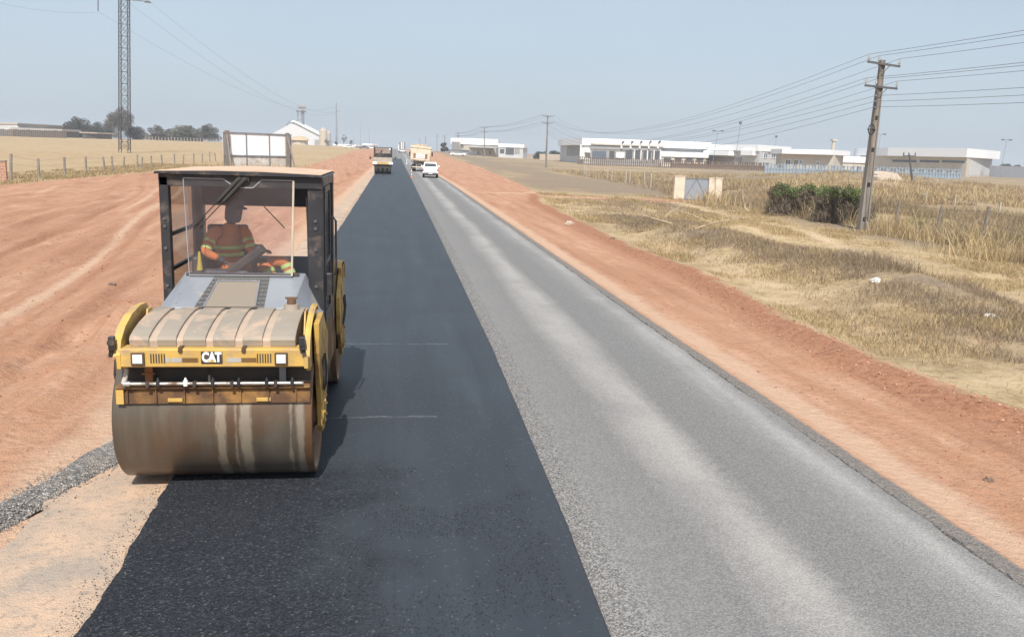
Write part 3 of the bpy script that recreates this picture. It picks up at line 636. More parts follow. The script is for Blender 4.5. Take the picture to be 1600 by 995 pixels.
# left side: lower window panes; right side: door
lw = MB().box(-.765, -.758, .98, 2.44, 1.35, 2.82).build('side_window', GLS2, roller)
MB().box(-.78, -.745, .98, 2.44, 1.86, 1.90).box(-.78, -.745, .98, 2.44, 2.24, 2.28).box(-.78, -.745, .98, 2.44, 1.3, 1.36).build('window_bar', BLK, lw)
dr = MB().box(.885, .915, .995, 1.04, 1.30, 2.82).box(.885, .915, 1.75, 1.81, 1.30, 2.82).box(.885, .915, 1.04, 1.75, 2.76, 2.82).box(.885, .915, 1.04, 1.75, 1.30, 1.42).box(.885, .915, 1.04, 1.75, 1.95, 2.0).build('door', BLK, roller, .004)
MB().box(.898, .904, 1.04, 1.75, 1.42, 2.76).build('door_glass', GLS2, dr)
MB().box(.90, .97, 1.05, 1.13, 1.62, 1.87).build('door_lock', BLK, dr, .01)
MB().tube([(.92, 1.35, 2.46), (.98, 1.35, 2.47), (1.005, 1.35, 2.43), (1.005, 1.35, 1.86), (.99, 1.35, 1.82), (.92, 1.35, 1.82)], .013, 8).build('grab_handle', BLK, roller)
MB().tube([(.80, 1.9, 2.08), (.74, 1.9, 2.06), (.70, 1.9, 1.98), (.71, 1.9, 1.86), (.80, 1.9, 1.80)], .014, 8).build('inner_rail', BLK, roller)
MB().tube([(.66, .9, 2.86), (.67, .93, 2.76), (.72, .96, 2.70), (.73, .96, 2.4), (.735, .96, 1.9)], .009, 6).build('cable', RUB, roller)
# inside: seat, consoles
st = MB().box(-.55, -.05, 1.55, 2.05, 1.62, 1.74).build('seat', DRK, roller, .03)
MB().box(-.62, -.50, 1.50, 2.10, 1.70, 1.98).build('armrest', DRK, st, .03)
MB().box(-.55, -.08, 2.05, 2.16, 1.70, 2.30).build('backrest', DRK, st, .03)
MB().box(-.35, -.25, 1.7, 1.9, 1.30, 1.62).build('seat_post', DRK, st)
cs = MB().box(-.42, .06, 1.10, 1.28, 1.30, 1.88).build('dashboard', pm('grey_panel', (.1, .1, .1)), roller, .02)
Mx = Matrix.Translation((.02, 1.20, 1.97)) @ Matrix.Rotation(R(-38), 4, 'Y')
MB().box(-.26, .26, -.10, .10, -.055, .055, Mx).build('control_console', DRK, roller, .03)
js = MB().cyl((.10, 1.42, 1.98), (.12, 1.42, 2.10), .014, n=8).cyl((.12, 1.42, 2.10), (.123, 1.42, 2.14), .03, .034, 12).build('joystick', BLK, roller)
MB().box(-.02, .24, 1.34, 1.48, 1.94, 1.985).box(.06, .12, 1.38, 1.44, 1.3, 1.95).build('joystick_base', DRK, js, .01)
MB().cyl((-.42, .99, 1.90), (-.42, .99, 2.0), .035, .02, 10).cyl((-.42, .99, 2.0), (-.42, .99, 2.10), .02, .012, 8).build('warning_beacon', pm('beacon_yellow', (.6, .45, .05), .4, bmp=0), roller)

# ------------------------------------------------------------------ people
SKIN = pm('dark_skin', (.13, .075, .05), .55, bmp=0); ORG = pm('orange_workwear', (.70, .215, .05), .85, c2=(.50, .15, .04), scale=6, bmp=.3, bscale=30)
LIME = pm('reflective_lime', (.60, .78, .25), .5, c2=(.50, .68, .22), bmp=0); GLV = pm('dark_glove', (.05, .05, .055), .8); CAP = pm('dark_hat', (.055, .06, .075), .8)
def skin(name, V, Ed, Rd, mat, parent, sub=2):
    me = bpy.data.meshes.new(name); me.from_pydata([tuple(v) for v in V], Ed, []); me.materials.append(mat)
    o = bpy.data.objects.new(name, me); COL.objects.link(o)
    if parent: o.parent = parent
    md = o.modifiers.new('skin', 'SKIN'); md.use_smooth_shade = True
    if not me.skin_vertices: me.skin_vertices.new()
    for k, r in enumerate(Rd):
        sv = me.skin_vertices[0].data[k]; sv.radius = r if hasattr(r, '__len__') else (r, r); sv.use_root = (k == 0)
    s = o.modifiers.new('sub', 'SUBSURF'); s.levels = s.render_levels = sub
    return o
def hand_chain(V, Ed, Rd, wrist_i, wrist, d, side, curl):
    """palm, four bent fingers of different length and a thumb from the side of the palm"""
    d = Vector(d).normalized(); s_ = Vector(side).normalized(); c_ = Vector(curl).normalized()
    def addv(p, r, j): V.append(p); Rd.append(r); Ed.append((j, len(V)-1)); return len(V)-1
    pm_ = addv(wrist+d*.05, .026, wrist_i)
    for k, (o_, L) in enumerate(((-.03, .85), (-.01, 1.0), (.011, .95), (.031, .75))):
        a = addv(wrist+d*.085+s_*o_, .010, pm_); b_ = addv(wrist+d*(.085+.035*L)+s_*o_*1.1+c_*.012, .009, a)
        c2 = addv(wrist+d*(.085+.055*L)+s_*o_*1.1+c_*.038, .008, b_)
    a = addv(wrist+d*.045-s_*.04, .011, pm_); addv(wrist+d*.075-s_*.055+c_*.02, .009, a)
def operator(name, label, base, M, detailed=True, shirt=ORG, hat=CAP):
    root = thing(name, label, 'person', base)
    root.matrix_world = M
    v = Vector
    hipc, chest, neck, head = v((-.30, 1.86, 1.80)), v((-.28, 1.82, 2.14)), v((-.24, 1.78, 2.42)), v((-.20, 1.74, 2.56))
    rs, re, rh = v((-.45, 1.70, 2.29)), v((-.57, 1.52, 2.05)), v((-.36, 1.35, 1.96))
    ls, le, lh = v((-.08, 1.84, 2.29)), v((-.02, 1.66, 2.04)), v((.10, 1.50, 2.06))
    rk, rf_ = v((.14, 1.50, 1.88)), v((.30, 1.36, 1.50)); lk, lf_ = v((.36, 1.52, 1.94)), v((.52, 1.38, 1.52))
    rhip, lhip = v((-.38, 1.78, 1.80)), v((-.20, 1.84, 1.80))
    rtoe, ltoe = rf_+v((.10, -.14, -.06)), lf_+v((.10, -.14, -.06))
    V = [hipc, chest, neck, head-v((0, 0, .04)), rs, re, rh, ls, le, lh, rhip, rk, rf_, lhip, lk, lf_, rtoe, ltoe, head+v((0, 0, .06))]
    Ed = [(0, 1), (1, 2), (2, 3), (1, 4), (4, 5), (5, 6), (1, 7), (7, 8), (8, 9), (0, 10), (10, 11), (11, 12), (0, 13), (13, 14), (14, 15), (12, 16), (15, 17), (3, 18)]
    Rd = [(.12, .09), (.11, .075), .05, .07, .04, .038, .028, .04, .038, .028, .085, .062, .04, .085, .062, .04, .035, .035, .07]
    if detailed:
        hand_chain(V, Ed, Rd, 6, rh, rh-re, (.7, .3, .2), (0, 0, -1)); hand_chain(V, Ed, Rd, 9, lh, lh-le, (.6, .6, 0), (0, 0, -1))
    body = skin('body', V, Ed, Rd, SKIN, root, 1)
    # head with face
    hd = MB(); mr = Matrix.Translation(head) @ Matrix.Rotation(R(35), 4, 'Z') @ Matrix.Rotation(R(12), 4, 'X')
    prof = [(.001, -.125), (.035, -.12), (.058, -.09), (.07, -.04), (.078, .02), (.076, .07), (.055, .11), (.001, .128)]
    hm = MB().lathe(prof, n=20); hm.v = [(x, y*1.2-(.012 if y < 0 and z < .0 else 0), z) for x, y, z in hm.v]
    hm.tube([(0, -.088, .02), (0, -.108, -.02), (0, -.092, -.03)], [.009, .015, .009], 6)
    for sx in (-1, 1): hm.tube([(sx*.077, .0, .02), (sx*.086, .012, .0), (sx*.078, .005, -.03)], [.012, .016, .01], 6)
    hm.box(-.024, .024, -.093, -.085, -.062, -.054)
    hm.v = [tuple(mr @ Vector(p)) for p in hm.v]; hm.build('head', SKIN, root)
    ht = MB().lathe([(.001, .165), (.06, .155), (.092, .11), (.10, .05), (.10, .035), (.085, .035)], n=20); ht.v = [(x, y*1.15, z) for x, y, z in ht.v]
    ht.prism([(-.07, -.09), (.07, -.09), (.06, -.16), (0, -.185), (-.06, -.16)], 'z', .035, .047)
    # cloth behind the neck and cheeks
    ht.lathe([(.102, .05), (.104, -.04), (.098, -.13), (.085, -.16)], (0, .012, 0), n=20)
    ht.v = [tuple(mr @ Vector(p)) for p in ht.v]; ht.build('hat', hat, root)
    # shirt, trousers, gloves, boots
    Vs = [hipc, chest, chest.lerp(neck, .45), neck-v((0, 0, .02))]
    skin('shirt', Vs, [(0, 1), (1, 2), (2, 3)], [(.17, .135), (.185, .135), (.17, .12), (.07, .07)], shirt, root)
    for a_, b_, c_ in ((rs, re, rh), (ls, le, lh)):
        inn = chest.lerp(neck, .42).lerp(a_, .55)
        skin('sleeve', [inn, a_, b_, c_-(c_-b_)*.25], [(0, 1), (1, 2), (2, 3)], [.085, .088, .066, .046], shirt, root)
    for a, bq, c_ in ((rhip, rk, rf_), (lhip, lk, lf_)):
        tr = skin('trousers', [a, bq, c_], [(0, 1), (1, 2)], [.10, .082, .06], shirt, root)
        d = (c_-bq)
        for f in (.12, .30): p = bq+d*f; MB().tube([p, p+d.normalized()*.05], .080-.02*f, 14).build('reflective_band', LIME, tr)
    for a, bq in ((re, rh), (le, lh)):
        skin('glove', [bq-(bq-a)*.30, bq, bq+(bq-a).normalized()*.04], [(0, 1), (1, 2)], [.042, .034, .036], GLV, root, 2)
    for a, bq in ((rf_, rtoe), (lf_, ltoe)):
        skin('boot', [a+v((0, 0, .08)), a-v((0, 0, .03)), bq], [(0, 1), (1, 2)], [.06, .052, .045], RUB, root)
    for zc in (1.99, 2.08):
        f = (zc-1.80)/.34; p = hipc.lerp(chest, f); mb = MB()
        prof = [(.001, -.022), (.185, -.022), (.187, .022), (.001, .022)]
        mb.lathe(prof, n=24); mb.v = [tuple(Vector((x*1.03, y*.80, z))+p) for x, y, z in mb.v]
        mb.build('reflective_band', LIME, root)
    for a, bq in ((rs, re), (ls, le)):
        for f in (.52, .82):
            p = a.lerp(bq, f); d = (bq-a).normalized(); MB().tube([p-d*.022, p+d*.022], .078-.012*f, 14).build('reflective_band', LIME, root)
    return root
operator('person', 'person in orange workwear with lime bands seated in the big yellow roller', (RX, RY, RZ), Matrix.Translation((RX, RY, RZ)) @ Matrix.Translation((-.3, 1.9, 1.75)) @ Matrix.Rotation(R(13), 4, 'Z') @ Matrix.Scale(.94, 4) @ Matrix.Translation((.3, -1.9, -1.75)))

# ================================================================== VEGETATION TOOLS
def tone_mat(name, rough=.85, transl=0):
    m, t, b = new_mat(name); a = N(t, 'ShaderNodeAttribute', attribute_name='tone')
    t.links.new(a.outputs['Color'], b.inputs['Base Color']); b.inputs['Roughness'].default_value = rough; b.inputs['Specular IOR Level'].default_value = .2
    if transl:
        out = t.nodes['Material Output']; tr = N(t, 'ShaderNodeBsdfTranslucent'); t.links.new(a.outputs['Color'], tr.inputs[0])
        mx = N(t, 'ShaderNodeMixShader'); mx.inputs[0].default_value = transl
        t.links.new(b.outputs[0], mx.inputs[1]); t.links.new(tr.outputs[0], mx.inputs[2]); t.links.new(mx.outputs[0], out.inputs[0])
    return m
TONE_G = tone_mat('dry_grass_blades', .8, .25); TONE_L = tone_mat('leaves', .7, .2); TONE_S = tone_mat('stones', .9)
STRAW = np.array([(.52, .395, .215), (.46, .34, .18), (.39, .285, .15), (.57, .455, .27), (.31, .225, .12)])
BROWN = np.array([(.30, .225, .15), (.26, .195, .135), (.34, .26, .18), (.22, .17, .12), (.38, .29, .20)])
def blades(name, x, y, h, wd, pal, lean=.5, z=None, clump=None, mat=TONE_G, tvar=.15):
    n = len(x); z = ter(x, y)-.01 if z is None else z
    az = rng.random(n)*6.283; fa = rng.random(n)*6.283
    ln = lean*h*(.3+rng.random(n))
    wx, wy = np.cos(fa)*wd/2, np.sin(fa)*wd/2
    lx, ly = np.cos(az)*ln, np.sin(az)*ln
    V = np.zeros((n, 5, 3))
    V[:, 0] = np.stack([x-wx, y-wy, z], 1); V[:, 1] = np.stack([x+wx, y+wy, z], 1)
    mx, my, mz = x+lx*.35, y+ly*.35, z+h*.6
    V[:, 2] = np.stack([mx+wx*.8, my+wy*.8, mz], 1); V[:, 3] = np.stack([mx-wx*.8, my-wy*.8, mz], 1)
    V[:, 4] = np.stack([x+lx, y+ly, z+h], 1)
    I = np.arange(n)[:, None]*5
    Fq = np.concatenate([I+[0, 1, 2], I+[0, 2, 3], I+[3, 2, 4]], 0)
    c = pal[rng.integers(0, len(pal), n)]*(1+tvar*(rng.random((n, 1))*2-1))
    if clump is not None: c = c*clump[:, None]
    return np_mesh(name, V.reshape(-1, 3), Fq, mat, False, colors=np.repeat(c, 5, 0))
def scatter(n, x0, x1, y0, y1, dens):
    """keeps points by a density function, nearer the camera more closely"""
    x = x0+rng.random(n)*(x1-x0); y = y0+(y1-y0)*rng.random(n)**1.5
    k = rng.random(n) < dens(x, y); return x[k], y[k]
pathd = lambda x, y: pdist(x, y, PATH)
# short grass of the verge
x, y = scatter(420000, 8.3, 30, 8, 75, lambda x, y: ss(-.15, .9, x-f1(GR, y)+.7*(fbm(x*1.2, y*1.2, 40)-.5))*(.04+.96*ss(.44, .56, fbm(x*.45, y*.35, 41)))*(.06+.94*ss(.1, 1.1, pathd(x, y)+.6*(fbm(x*1.5, y*1.5, 65)-.3)))*ss(.1, 1.5, np.abs(y-72)+.0))
hh = (.035+.10*rng.random(len(x)))*(1+1.3*ss(.5, .7, fbm(x*.5, y*.4, 42)))
tag(blades('short_dry_grass', x, y, hh, .006+.00035*y, STRAW, .8, clump=.72+.5*fbm(x*1.1, y*.9, 70)), 'short straw coloured dry grass covering the verge right of the road', 'grass', kind='stuff')
# brown scrub on the low mounds
def scr(x, y): return np.clip(np.exp(-(pdist(x, y, BAND)/1.6)**2)*1.5+.5*np.exp(-((x-18)/5)**2-((y-58)/7)**2)+.35*np.exp(-((x-12)/2)**2-((y-17)/4)**2), 0, 1)*ss(.30, .46, fbm(x*.8, y*.6, 44))
x, y = scatter(260000, 8.8, 24, 14, 70, lambda x, y: scr(x, y)*ss(.0, .8, x-f1(GR, y)-.8)*ss(.4, 1.1, pathd(x, y)))
tag(blades('brown_scrub', x, y, (.05+.20*rng.random(len(x))**1.5)*(1+1.2*np.exp(-((x-14.6)/1.3)**2-((y-24)/3.2)**2)), .006+.0003*y, BROWN, .9, clump=.75+.5*fbm(x*1.3, y*1.1, 71)), 'low grey-brown dead scrub on the mounds of the verge', 'scrub', kind='stuff')
# tall dry grass along the fence
FX = ([26, 32, 38, 50, 69, 90, 120], [22.4, 23.6, 25.6, 25.0, 24.0, 27.4, 29.5])
def tl(x, y): return (ss(-.8, .8, x-f1(FX, y)-.1)*ss(46, 34, x)*.95)*ss(.40, .56, fbm(x*.35, y*.25, 45))*(.25+.75*ss(95, 75, y))*(1-np.exp(-((y-69)/3.2)**2)*(x < 28))
x, y = scatter(330000, 21.5, 46, 26, 120, tl)
hh = (.15+.75*rng.random(len(x))**1.6)*(.35+1.1*fbm(x*.4, y*.4, 46))
tag(blades('tall_dry_grass', x, y, hh, .008+.00035*y, np.concatenate([STRAW, BROWN, BROWN]), .6, clump=.60+.75*fbm(x*.35, y*.3, 72)), 'tall dry grass standing along the right fence', 'grass', kind='stuff')
x, y = scatter(26000, 24, 48, 27, 60, lambda x, y: ss(.55, .62, fbm(x*.45, y*.4, 48))*ss(0, 3, x-25.5)*.7)
tag(blades('green_weeds', x, y, .15+.35*rng.random(len(x)), .03, np.array([(.10, .13, .05), (.14, .16, .07), (.17, .16, .08)]), .5), 'sparse green weeds among the tall dry grass', 'weeds', kind='stuff')
# tangled tall stalks at the fence, the pole and the lower right
x, y = scatter(30000, 20.5, 27.5, 26, 66, lambda x, y: np.exp(-((x-f1(FX, y)+.1)/1.1)**2)*ss(.47, .6, fbm(x*.9, y*.5, 76))*.8*(1-np.exp(-((y-49.5)/3.6)**2)*(x < 24.6)))
tag(blades('tangled_stalks', x, y, .5+1.0*rng.random(len(x))**1.4, .010+.0004*y, np.concatenate([STRAW, STRAW[3:4]]), .75, clump=.8+.4*fbm(x, y, 77)), 'tall tangled golden stalks leaning at the foot of the right fence', 'grass', kind='stuff')
# straw on the far mounds
x, y = scatter(90000, 30, 110, 70, 170, lambda x, y: .9*ss(.36, .5, fbm(x*.2, y*.15, 47))*(1-np.exp(-((x-57)/10)**2-((y-108)/7)**2)))
tag(blades('mound_grass', x, y, .2+.6*rng.random(len(x))**1.5, .06, np.concatenate([STRAW, BROWN[:3]]), .6, clump=.7+.6*fbm(x*.2, y*.2, 73)), 'straw coloured grass on the mounds before the white warehouses', 'grass', kind='stuff')
# stubble at the left fence
x, y = scatter(60000, -34, -25, 55, 130, lambda x, y: ss(-.4, 1.2, f1(GL, y)-x)*ss(.35, .55, fbm(x*.6, y*.3, 49)))
tag(blades('field_stubble', x, y, .08+.22*rng.random(len(x)), .05, STRAW[1:]*.9, .5), 'pale dry stubble along the left field fence', 'grass', kind='stuff')
# ---- stones
def stones(name, x, y, r, z, cols, flat=.6):
    n = len(x); B_ = np.array([(1, 0, 0), (-.5, .87, 0), (-.5, -.87, 0), (.2, .1, 1.1), (0, 0, -1.)])
    V = B_[None]*(1+.5*(rng.random((n, 5, 3))-.5)); a = rng.random(n)*6.283; ca, sa = np.cos(a), np.sin(a)
    vx = V[:, :, 0]*ca[:, None]-V[:, :, 1]*sa[:, None]; vy = V[:, :, 0]*sa[:, None]+V[:, :, 1]*ca[:, None]
    V = np.stack([vx*r[:, None]+x[:, None], vy*r[:, None]+y[:, None], V[:, :, 2]*r[:, None]*flat+z[:, None]], 2)
    I = np.arange(n)[:, None]*5
    Fq = np.concatenate([I+[0, 1, 3], I+[1, 2, 3], I+[2, 0, 3], I+[1, 0, 4], I+[2, 1, 4], I+[0, 2, 4]], 0)
    c = cols[rng.integers(0, len(cols), n)]
    return tag(np_mesh(name, V.reshape(-1, 3), Fq, TONE_S, False, colors=np.repeat(c, 5, 0)), kind='stuff')
ASPH = np.array([(.020, .021, .026), (.030, .032, .038), (.016, .017, .021), (.05, .05, .055)])
GRAV = np.array([(.16, .15, .145), (.24, .225, .21), (.10, .10, .10), (.34, .32, .30), (.19, .17, .155)])
n = 26000; y = 4.6+4.0*rng.random(n); x = -2.05+3.4*rng.random(n)**1.3
k = (fbm(x*1.3, y*1.3, 50)+.10*rng.random(n) > .56+.09*x)
x, y = x[k], y[k]; stones('loose_asphalt_grit', x, y, .003+.005*rng.random(len(x))**2, x*0+.047, ASPH)
bpy.data.objects['loose_asphalt_grit']['label'] = 'fine dark grit lying on the unrolled asphalt before the drum'
# ragged crumbs along both edges of the fresh mat and the edge of the old surface
n = 15000; y = 4.5+45*rng.random(n)**1.6; x = f1(SEAM, y)+.03+.28*rng.random(n)**2
stones('seam_gravel', x, y, .004+.009*rng.random(n)**2, x*0+.004, GRAV); bpy.data.objects['seam_gravel']['label'] = 'pale crumbs of aggregate scattered along the lane seam'
n = 16000; y = 4.5+60*rng.random(n)**1.5; x = np.interp(y, [0, 5.6, 7.8, 9, 40, 95], [-2.03, -2.07, -2.12, -2.16, -2.16, -2.34])+.06-.30*rng.random(n)**3
stones('edge_crumbs', x, y, .003+.006*rng.random(n)**2, x*0+.003+.04*(x > -2.15), np.concatenate([ASPH, ASPH, GRAV[2:3]])); bpy.data.objects['edge_crumbs']['label'] = 'dark crumbs along the ragged left edge of the fresh lane'
n = 9000; y = 5+70*rng.random(n)**1.4; x = f1(EDGE, y)+.02+.10*rng.random(n)
stones('kerbside_rubble', x, y, .008+.022*rng.random(n)**2, ter(x, y)+.005, GRAV[[0, 2, 4]]*.7); bpy.data.objects['kerbside_rubble']['label'] = 'broken dark rubble along the right edge of the old lane'
# pebbles and clods on the red soil
n = 15000; y = 5+65*rng.random(n)**1.5; x = np.where(rng.random(n) < .5, 5.7+3.2*rng.random(n), -3.6-17*rng.random(n)**1.3)
k = rng.random(n) < ss(.35, .6, fbm(x*.7, y*.4, 52)); x, y = x[k], y[k]
stones('soil_clods', x, y, .006+.020*rng.random(len(x))**5, ter(x, y)+.002, np.array([(.38, .18, .11), (.48, .27, .18), (.46, .26, .17), (.22, .10, .07)])); bpy.data.objects['soil_clods']['label'] = 'small red clods and pebbles scattered over the bare soil'
n = 5000; y = 7+28*rng.random(n)**1.3; x = -3.7-11*rng.random(n)**1.2
k = fbm(x*.9, y*.4, 80) > .5; x, y = x[k], y[k]
stones('dirt_clods', x, y, .008+.034*rng.random(len(x))**4, ter(x, y)+.004, np.array([(.30, .15, .09), (.40, .21, .13), (.24, .115, .07)])); bpy.data.objects['dirt_clods']['label'] = 'dark red clods strewn over the rutted soil left of the roller'
n = 1500; y = 8+16*rng.random(n); x = f1(GR, y)-1.0+1.3*rng.random(n)
stones('berm_clods', x, y, .008+.035*rng.random(n)**5, ter(x, y)+.006, np.array([(.30, .13, .08), (.40, .20, .125), (.45, .27, .19)])); bpy.data.objects['berm_clods']['label'] = 'red clods heaped on the low berm beside the grass'
# gravel windrow at the left
cw = [(-5.0, 4.2), (-4.35, 5.8), (-3.72, 7.25), (-3.36, 8.15), (-3.08, 8.95), (-2.86, 9.6), (-2.74, 10.1)]
cx_, cy_ = np.array(cw).T; tt = np.linspace(0, 1, 260); px_ = np.interp(tt, np.linspace(0, 1, 7), cx_); py_ = np.interp(tt, np.linspace(0, 1, 7), cy_)
hw = .35*(1-ss(.8, 1, tt)*.55); k = 28; s_ = np.linspace(-1, 1, k)
Xw = px_[:, None]+s_[None]*hw[:, None]*.92+.03*(fbm(tt*40, tt*0, 55)[:, None]-.5)*2; Yw = py_[:, None]+s_[None]*hw[:, None]*.42
Zw = np.where(Xw > -3.25, 0, np.maximum(ter(Xw, Yw), -.075))+.012+.055*(1-np.abs(s_[None])**1.8)+.022*(fbm(Xw*22, Yw*22, 56)-.5)*(1-s_[None]**4)
Zw[:, 0] -= .06; Zw[:, -1] -= .06
I = np.arange(260*k).reshape(260, k); Fq = np.stack([I[:-1, :-1].ravel(), I[:-1, 1:].ravel(), I[1:, 1:].ravel(), I[1:, :-1].ravel()], 1)
gm_, t, b = new_mat('gravel_heap'); geo = N(t, 'ShaderNodeNewGeometry').outputs['Position']
v_ = N(t, 'ShaderNodeTexVoronoi', i_Scale=55); t.links.new(geo, v_.inputs['Vector']); sv_ = N(t, 'ShaderNodeSeparateColor'); t.links.new(v_.outputs['Color'], sv_.inputs[0])
cc = ramp(t, sv_.outputs[0], [(.1, (.09, .088, .085)), (.5, (.19, .18, .17)), (.8, (.29, .27, .25)), (.97, (.46, .43, .40))])
t.links.new(mixc(t, ramp(t, nz(t, geo, 3, 5), [(.45, 0), (.65, .5)]), cc, (.30, .23, .18)), b.inputs['Base Color']); b.inputs['Roughness'].default_value = .9; bump(t, b, v_.outputs['Distance'], .9, .02)
wr = np_mesh('gravel_windrow', np.stack([Xw.ravel(), Yw.ravel(), Zw.ravel()], 1), Fq, gm_, True)
tag(wr, 'low ridge of dark gravel running to the left end of the front drum', 'gravel', kind='stuff')
n = 9000; q = rng.random(n); x = np.interp(q, np.linspace(0, 1, 7), cx_); y = np.interp(q, np.linspace(0, 1, 7), cy_); o_ = rng.normal(0, .62, n); hwq = .35*(1-ss(.8, 1, q)*.55)
x = x+o_*hwq*.92; y = y+o_*hwq*.42
stones('windrow_stones', x, y, .005+.012*rng.random(n)**2, np.where(x > -3.12, 0, -.06)+.01+.05*np.clip(1-np.abs(o_)**1.8, 0, 1), GRAV*1.15); bpy.data.objects['windrow_stones']['label'] = 'loose stones lying on and around the low gravel ridge'

# ---- litter and single stones
def lump(name, label, cat, p, r, mat, sq=(1, 1, .6), seed=0):
    import bmesh
    bm = bmesh.new(); bmesh.ops.create_icosphere(bm, subdivisions=3, radius=1)
    for v in bm.verts:
        k_ = 1+.55*mnoise.noise(v.co*1.6+Vector((seed, 0, 0)))+.2*mnoise.noise(v.co*5)
        v.co = Vector((v.co.x*k_*r*sq[0], v.co.y*k_*r*sq[1], max(v.co.z*k_*r*sq[2], -.25*r)))
    me = bpy.data.meshes.new(name); bm.to_mesh(me); bm.free(); me.materials.append(mat)
    o = bpy.data.objects.new(name, me); COL.objects.link(o); o.location = (p[0], p[1], p[2]+r*.15); return tag(o, label, cat)
BAG = pm('white_plastic_bag', (.80, .80, .78), .5, bmp=.3); RCK = pm('brown_stone', (.22, .15, .11), .9, bmp=.5)
lump('plastic_bag', 'crumpled white plastic bag lying on the pale grass of the verge', 'plastic bag', gp(1368, 441), .13, BAG, (1.2, .7, .7), 3)
lump('litter', 'pale flattened scrap lying in the grass near the right edge of the picture', 'litter', gp(1547, 494), .10, BAG, (1.4, .8, .4), 5)
lump('broken_rock', 'pale broken rock on the red shoulder near the grass', 'rock', gp(890, 351), .17, pm('pale_stone', (.50, .40, .32), .9), (1.3, .8, .8), 8)
lump('rock', 'small dark stone on the red shoulder at the lower right', 'rock', gp(1545, 752), .045, RCK, (1, 1, .9), 2)
lump('rock', 'dark clod on the red berm halfway along the grass border', 'rock', gp(957, 374), .09, RCK, (1.3, 1, .8), 12)
lump('rock', 'dark clod on the red ground left of the roller', 'rock', gp(176, 445), .075, RCK, (1.3, 1, .6), 14)
lump('rock', 'dark rock added for a small shadow at the left edge beside the gravel ridge', 'rock', (-4.12, 7.02, -.03), .10, RCK, (.8, 1.2, .8), 16)  # rock added in place of a small dark shadow

# ---- vines, bushes, trees
def leaf_cloud(name, cen, rad, n, size, pal, parent=None, shell=.55, flat=1.0, droop=0, mat=TONE_L, clump_tone=.35):
    """leaf-sized quads spread through the outer part of many overlapping clumps"""
    cen = np.array(cen); rad = np.array(rad); w_ = rad**2; w_ = w_/w_.sum()
    i = rng.choice(len(cen), n, p=w_); d = rng.normal(size=(n, 3)); d /= np.linalg.norm(d, axis=1)[:, None]
    rr = rad[i]*(shell+(1-shell)*rng.random(n)**.6); P = cen[i]+d*rr[:, None]*np.array([1, 1, flat])
    a = rng.normal(size=(n, 3)); a /= np.linalg.norm(a, axis=1)[:, None]
    if droop: a = a*np.array([.3, .3, 1]); a /= np.linalg.norm(a, axis=1)[:, None]
    b_ = np.cross(a, rng.normal(size=(n, 3))); b_ /= np.linalg.norm(b_, axis=1)[:, None]
    s1 = (size*(.6+.8*rng.random(n)))[:, None]; s2 = s1*(.55 if not droop else .22); s1 = s1*(1 if not droop else 2.2)
    V = np.stack([P-a*s1, P+b_*s2, P+a*s1, P-b_*s2], 1)
    ct = 1+clump_tone*(rng.random(len(cen))*2-1)
    c = pal[rng.integers(0, len(pal), n)]*ct[i][:, None]*(.85+.3*rng.random((n, 1)))
    return np_mesh(name, V.reshape(-1, 3), np.arange(4*n).reshape(n, 4), mat, False, colors=np.repeat(c, 4, 0), parent=parent)
GRN = np.array([(.15, .25, .06), (.22, .33, .09), (.11, .18, .05), (.18, .25, .08)]); VINE = np.array([(.14, .11, .085), (.21, .165, .12), (.31, .25, .18), (.10, .082, .066)])
for k, (pxl, pxr, pyb, lab) in enumerate(((1208, 1284, 338, 'vine covered bush with green top, farther from the concrete pole'), (1284, 1345, 345, 'dark vine covered bush with green top right beside the leaning concrete pole'))):
    Yb = (51.5, 47.0)[k]; pb = gp((pxl+pxr)/2, pyb); base = (ax((pxl+pxr)/2, Yb, pyb), Yb, gz(ax((pxl+pxr)/2, Yb, pyb), Yb)-.05)
    wd = (pxr-pxl)*Yb/FPX/1.0; zt = at((pxl+pxr)/2, (279, 283)[k], Yb)[1]-base[2]
    root = thing('vine_bush', lab, 'bush', base, 0, 'vine covered bushes on the right fence')
    m = 16; cn = []; rd = []
    for q in range(m):
        u = (q+.5)/m-.5; rq = .32+.16*rng.random(); cn.append((u*wd*1.02, .6*(rng.random()-.5)-u*1.1-.15, zt-.42-.30*rng.random()-.35*abs(u)-.18*math.cos(q*1.7)**2)); rd.append(rq)
    kp = [i_ for i_ in range(m) if i_ % 5 != 2 or k]; leaf_cloud('leaves', [cn[i_] for i_ in kp], [rd[i_]*.85 for i_ in kp], 5200, .045, np.concatenate([GRN, VINE[1:3]]), root, .35, clump_tone=.5)
    cn2 = []; rd2 = []
    for q in range(44):
        u = rng.random()-.5; cn2.append((u*wd*1.14, .9*(rng.random()-.5)-u*1.1, .15+(zt-.95)*rng.random())); rd2.append(.34+.2*rng.random())
    leaf_cloud('dry_vines', cn2, rd2, 15000, .055, VINE, root, .3, 1.1, droop=1)
    tr = MB()
    for q in range(5): u = (q+.5)/5-.5; tr.tube([(u*wd, -u*1.1, 0), (u*wd*1.0+.05, -u*1.1+.05, .8), (u*wd*.9, -u*1.1, zt-.6)], [.05, .04, .02], 6)
    tr.build('stem', WOOD, root)
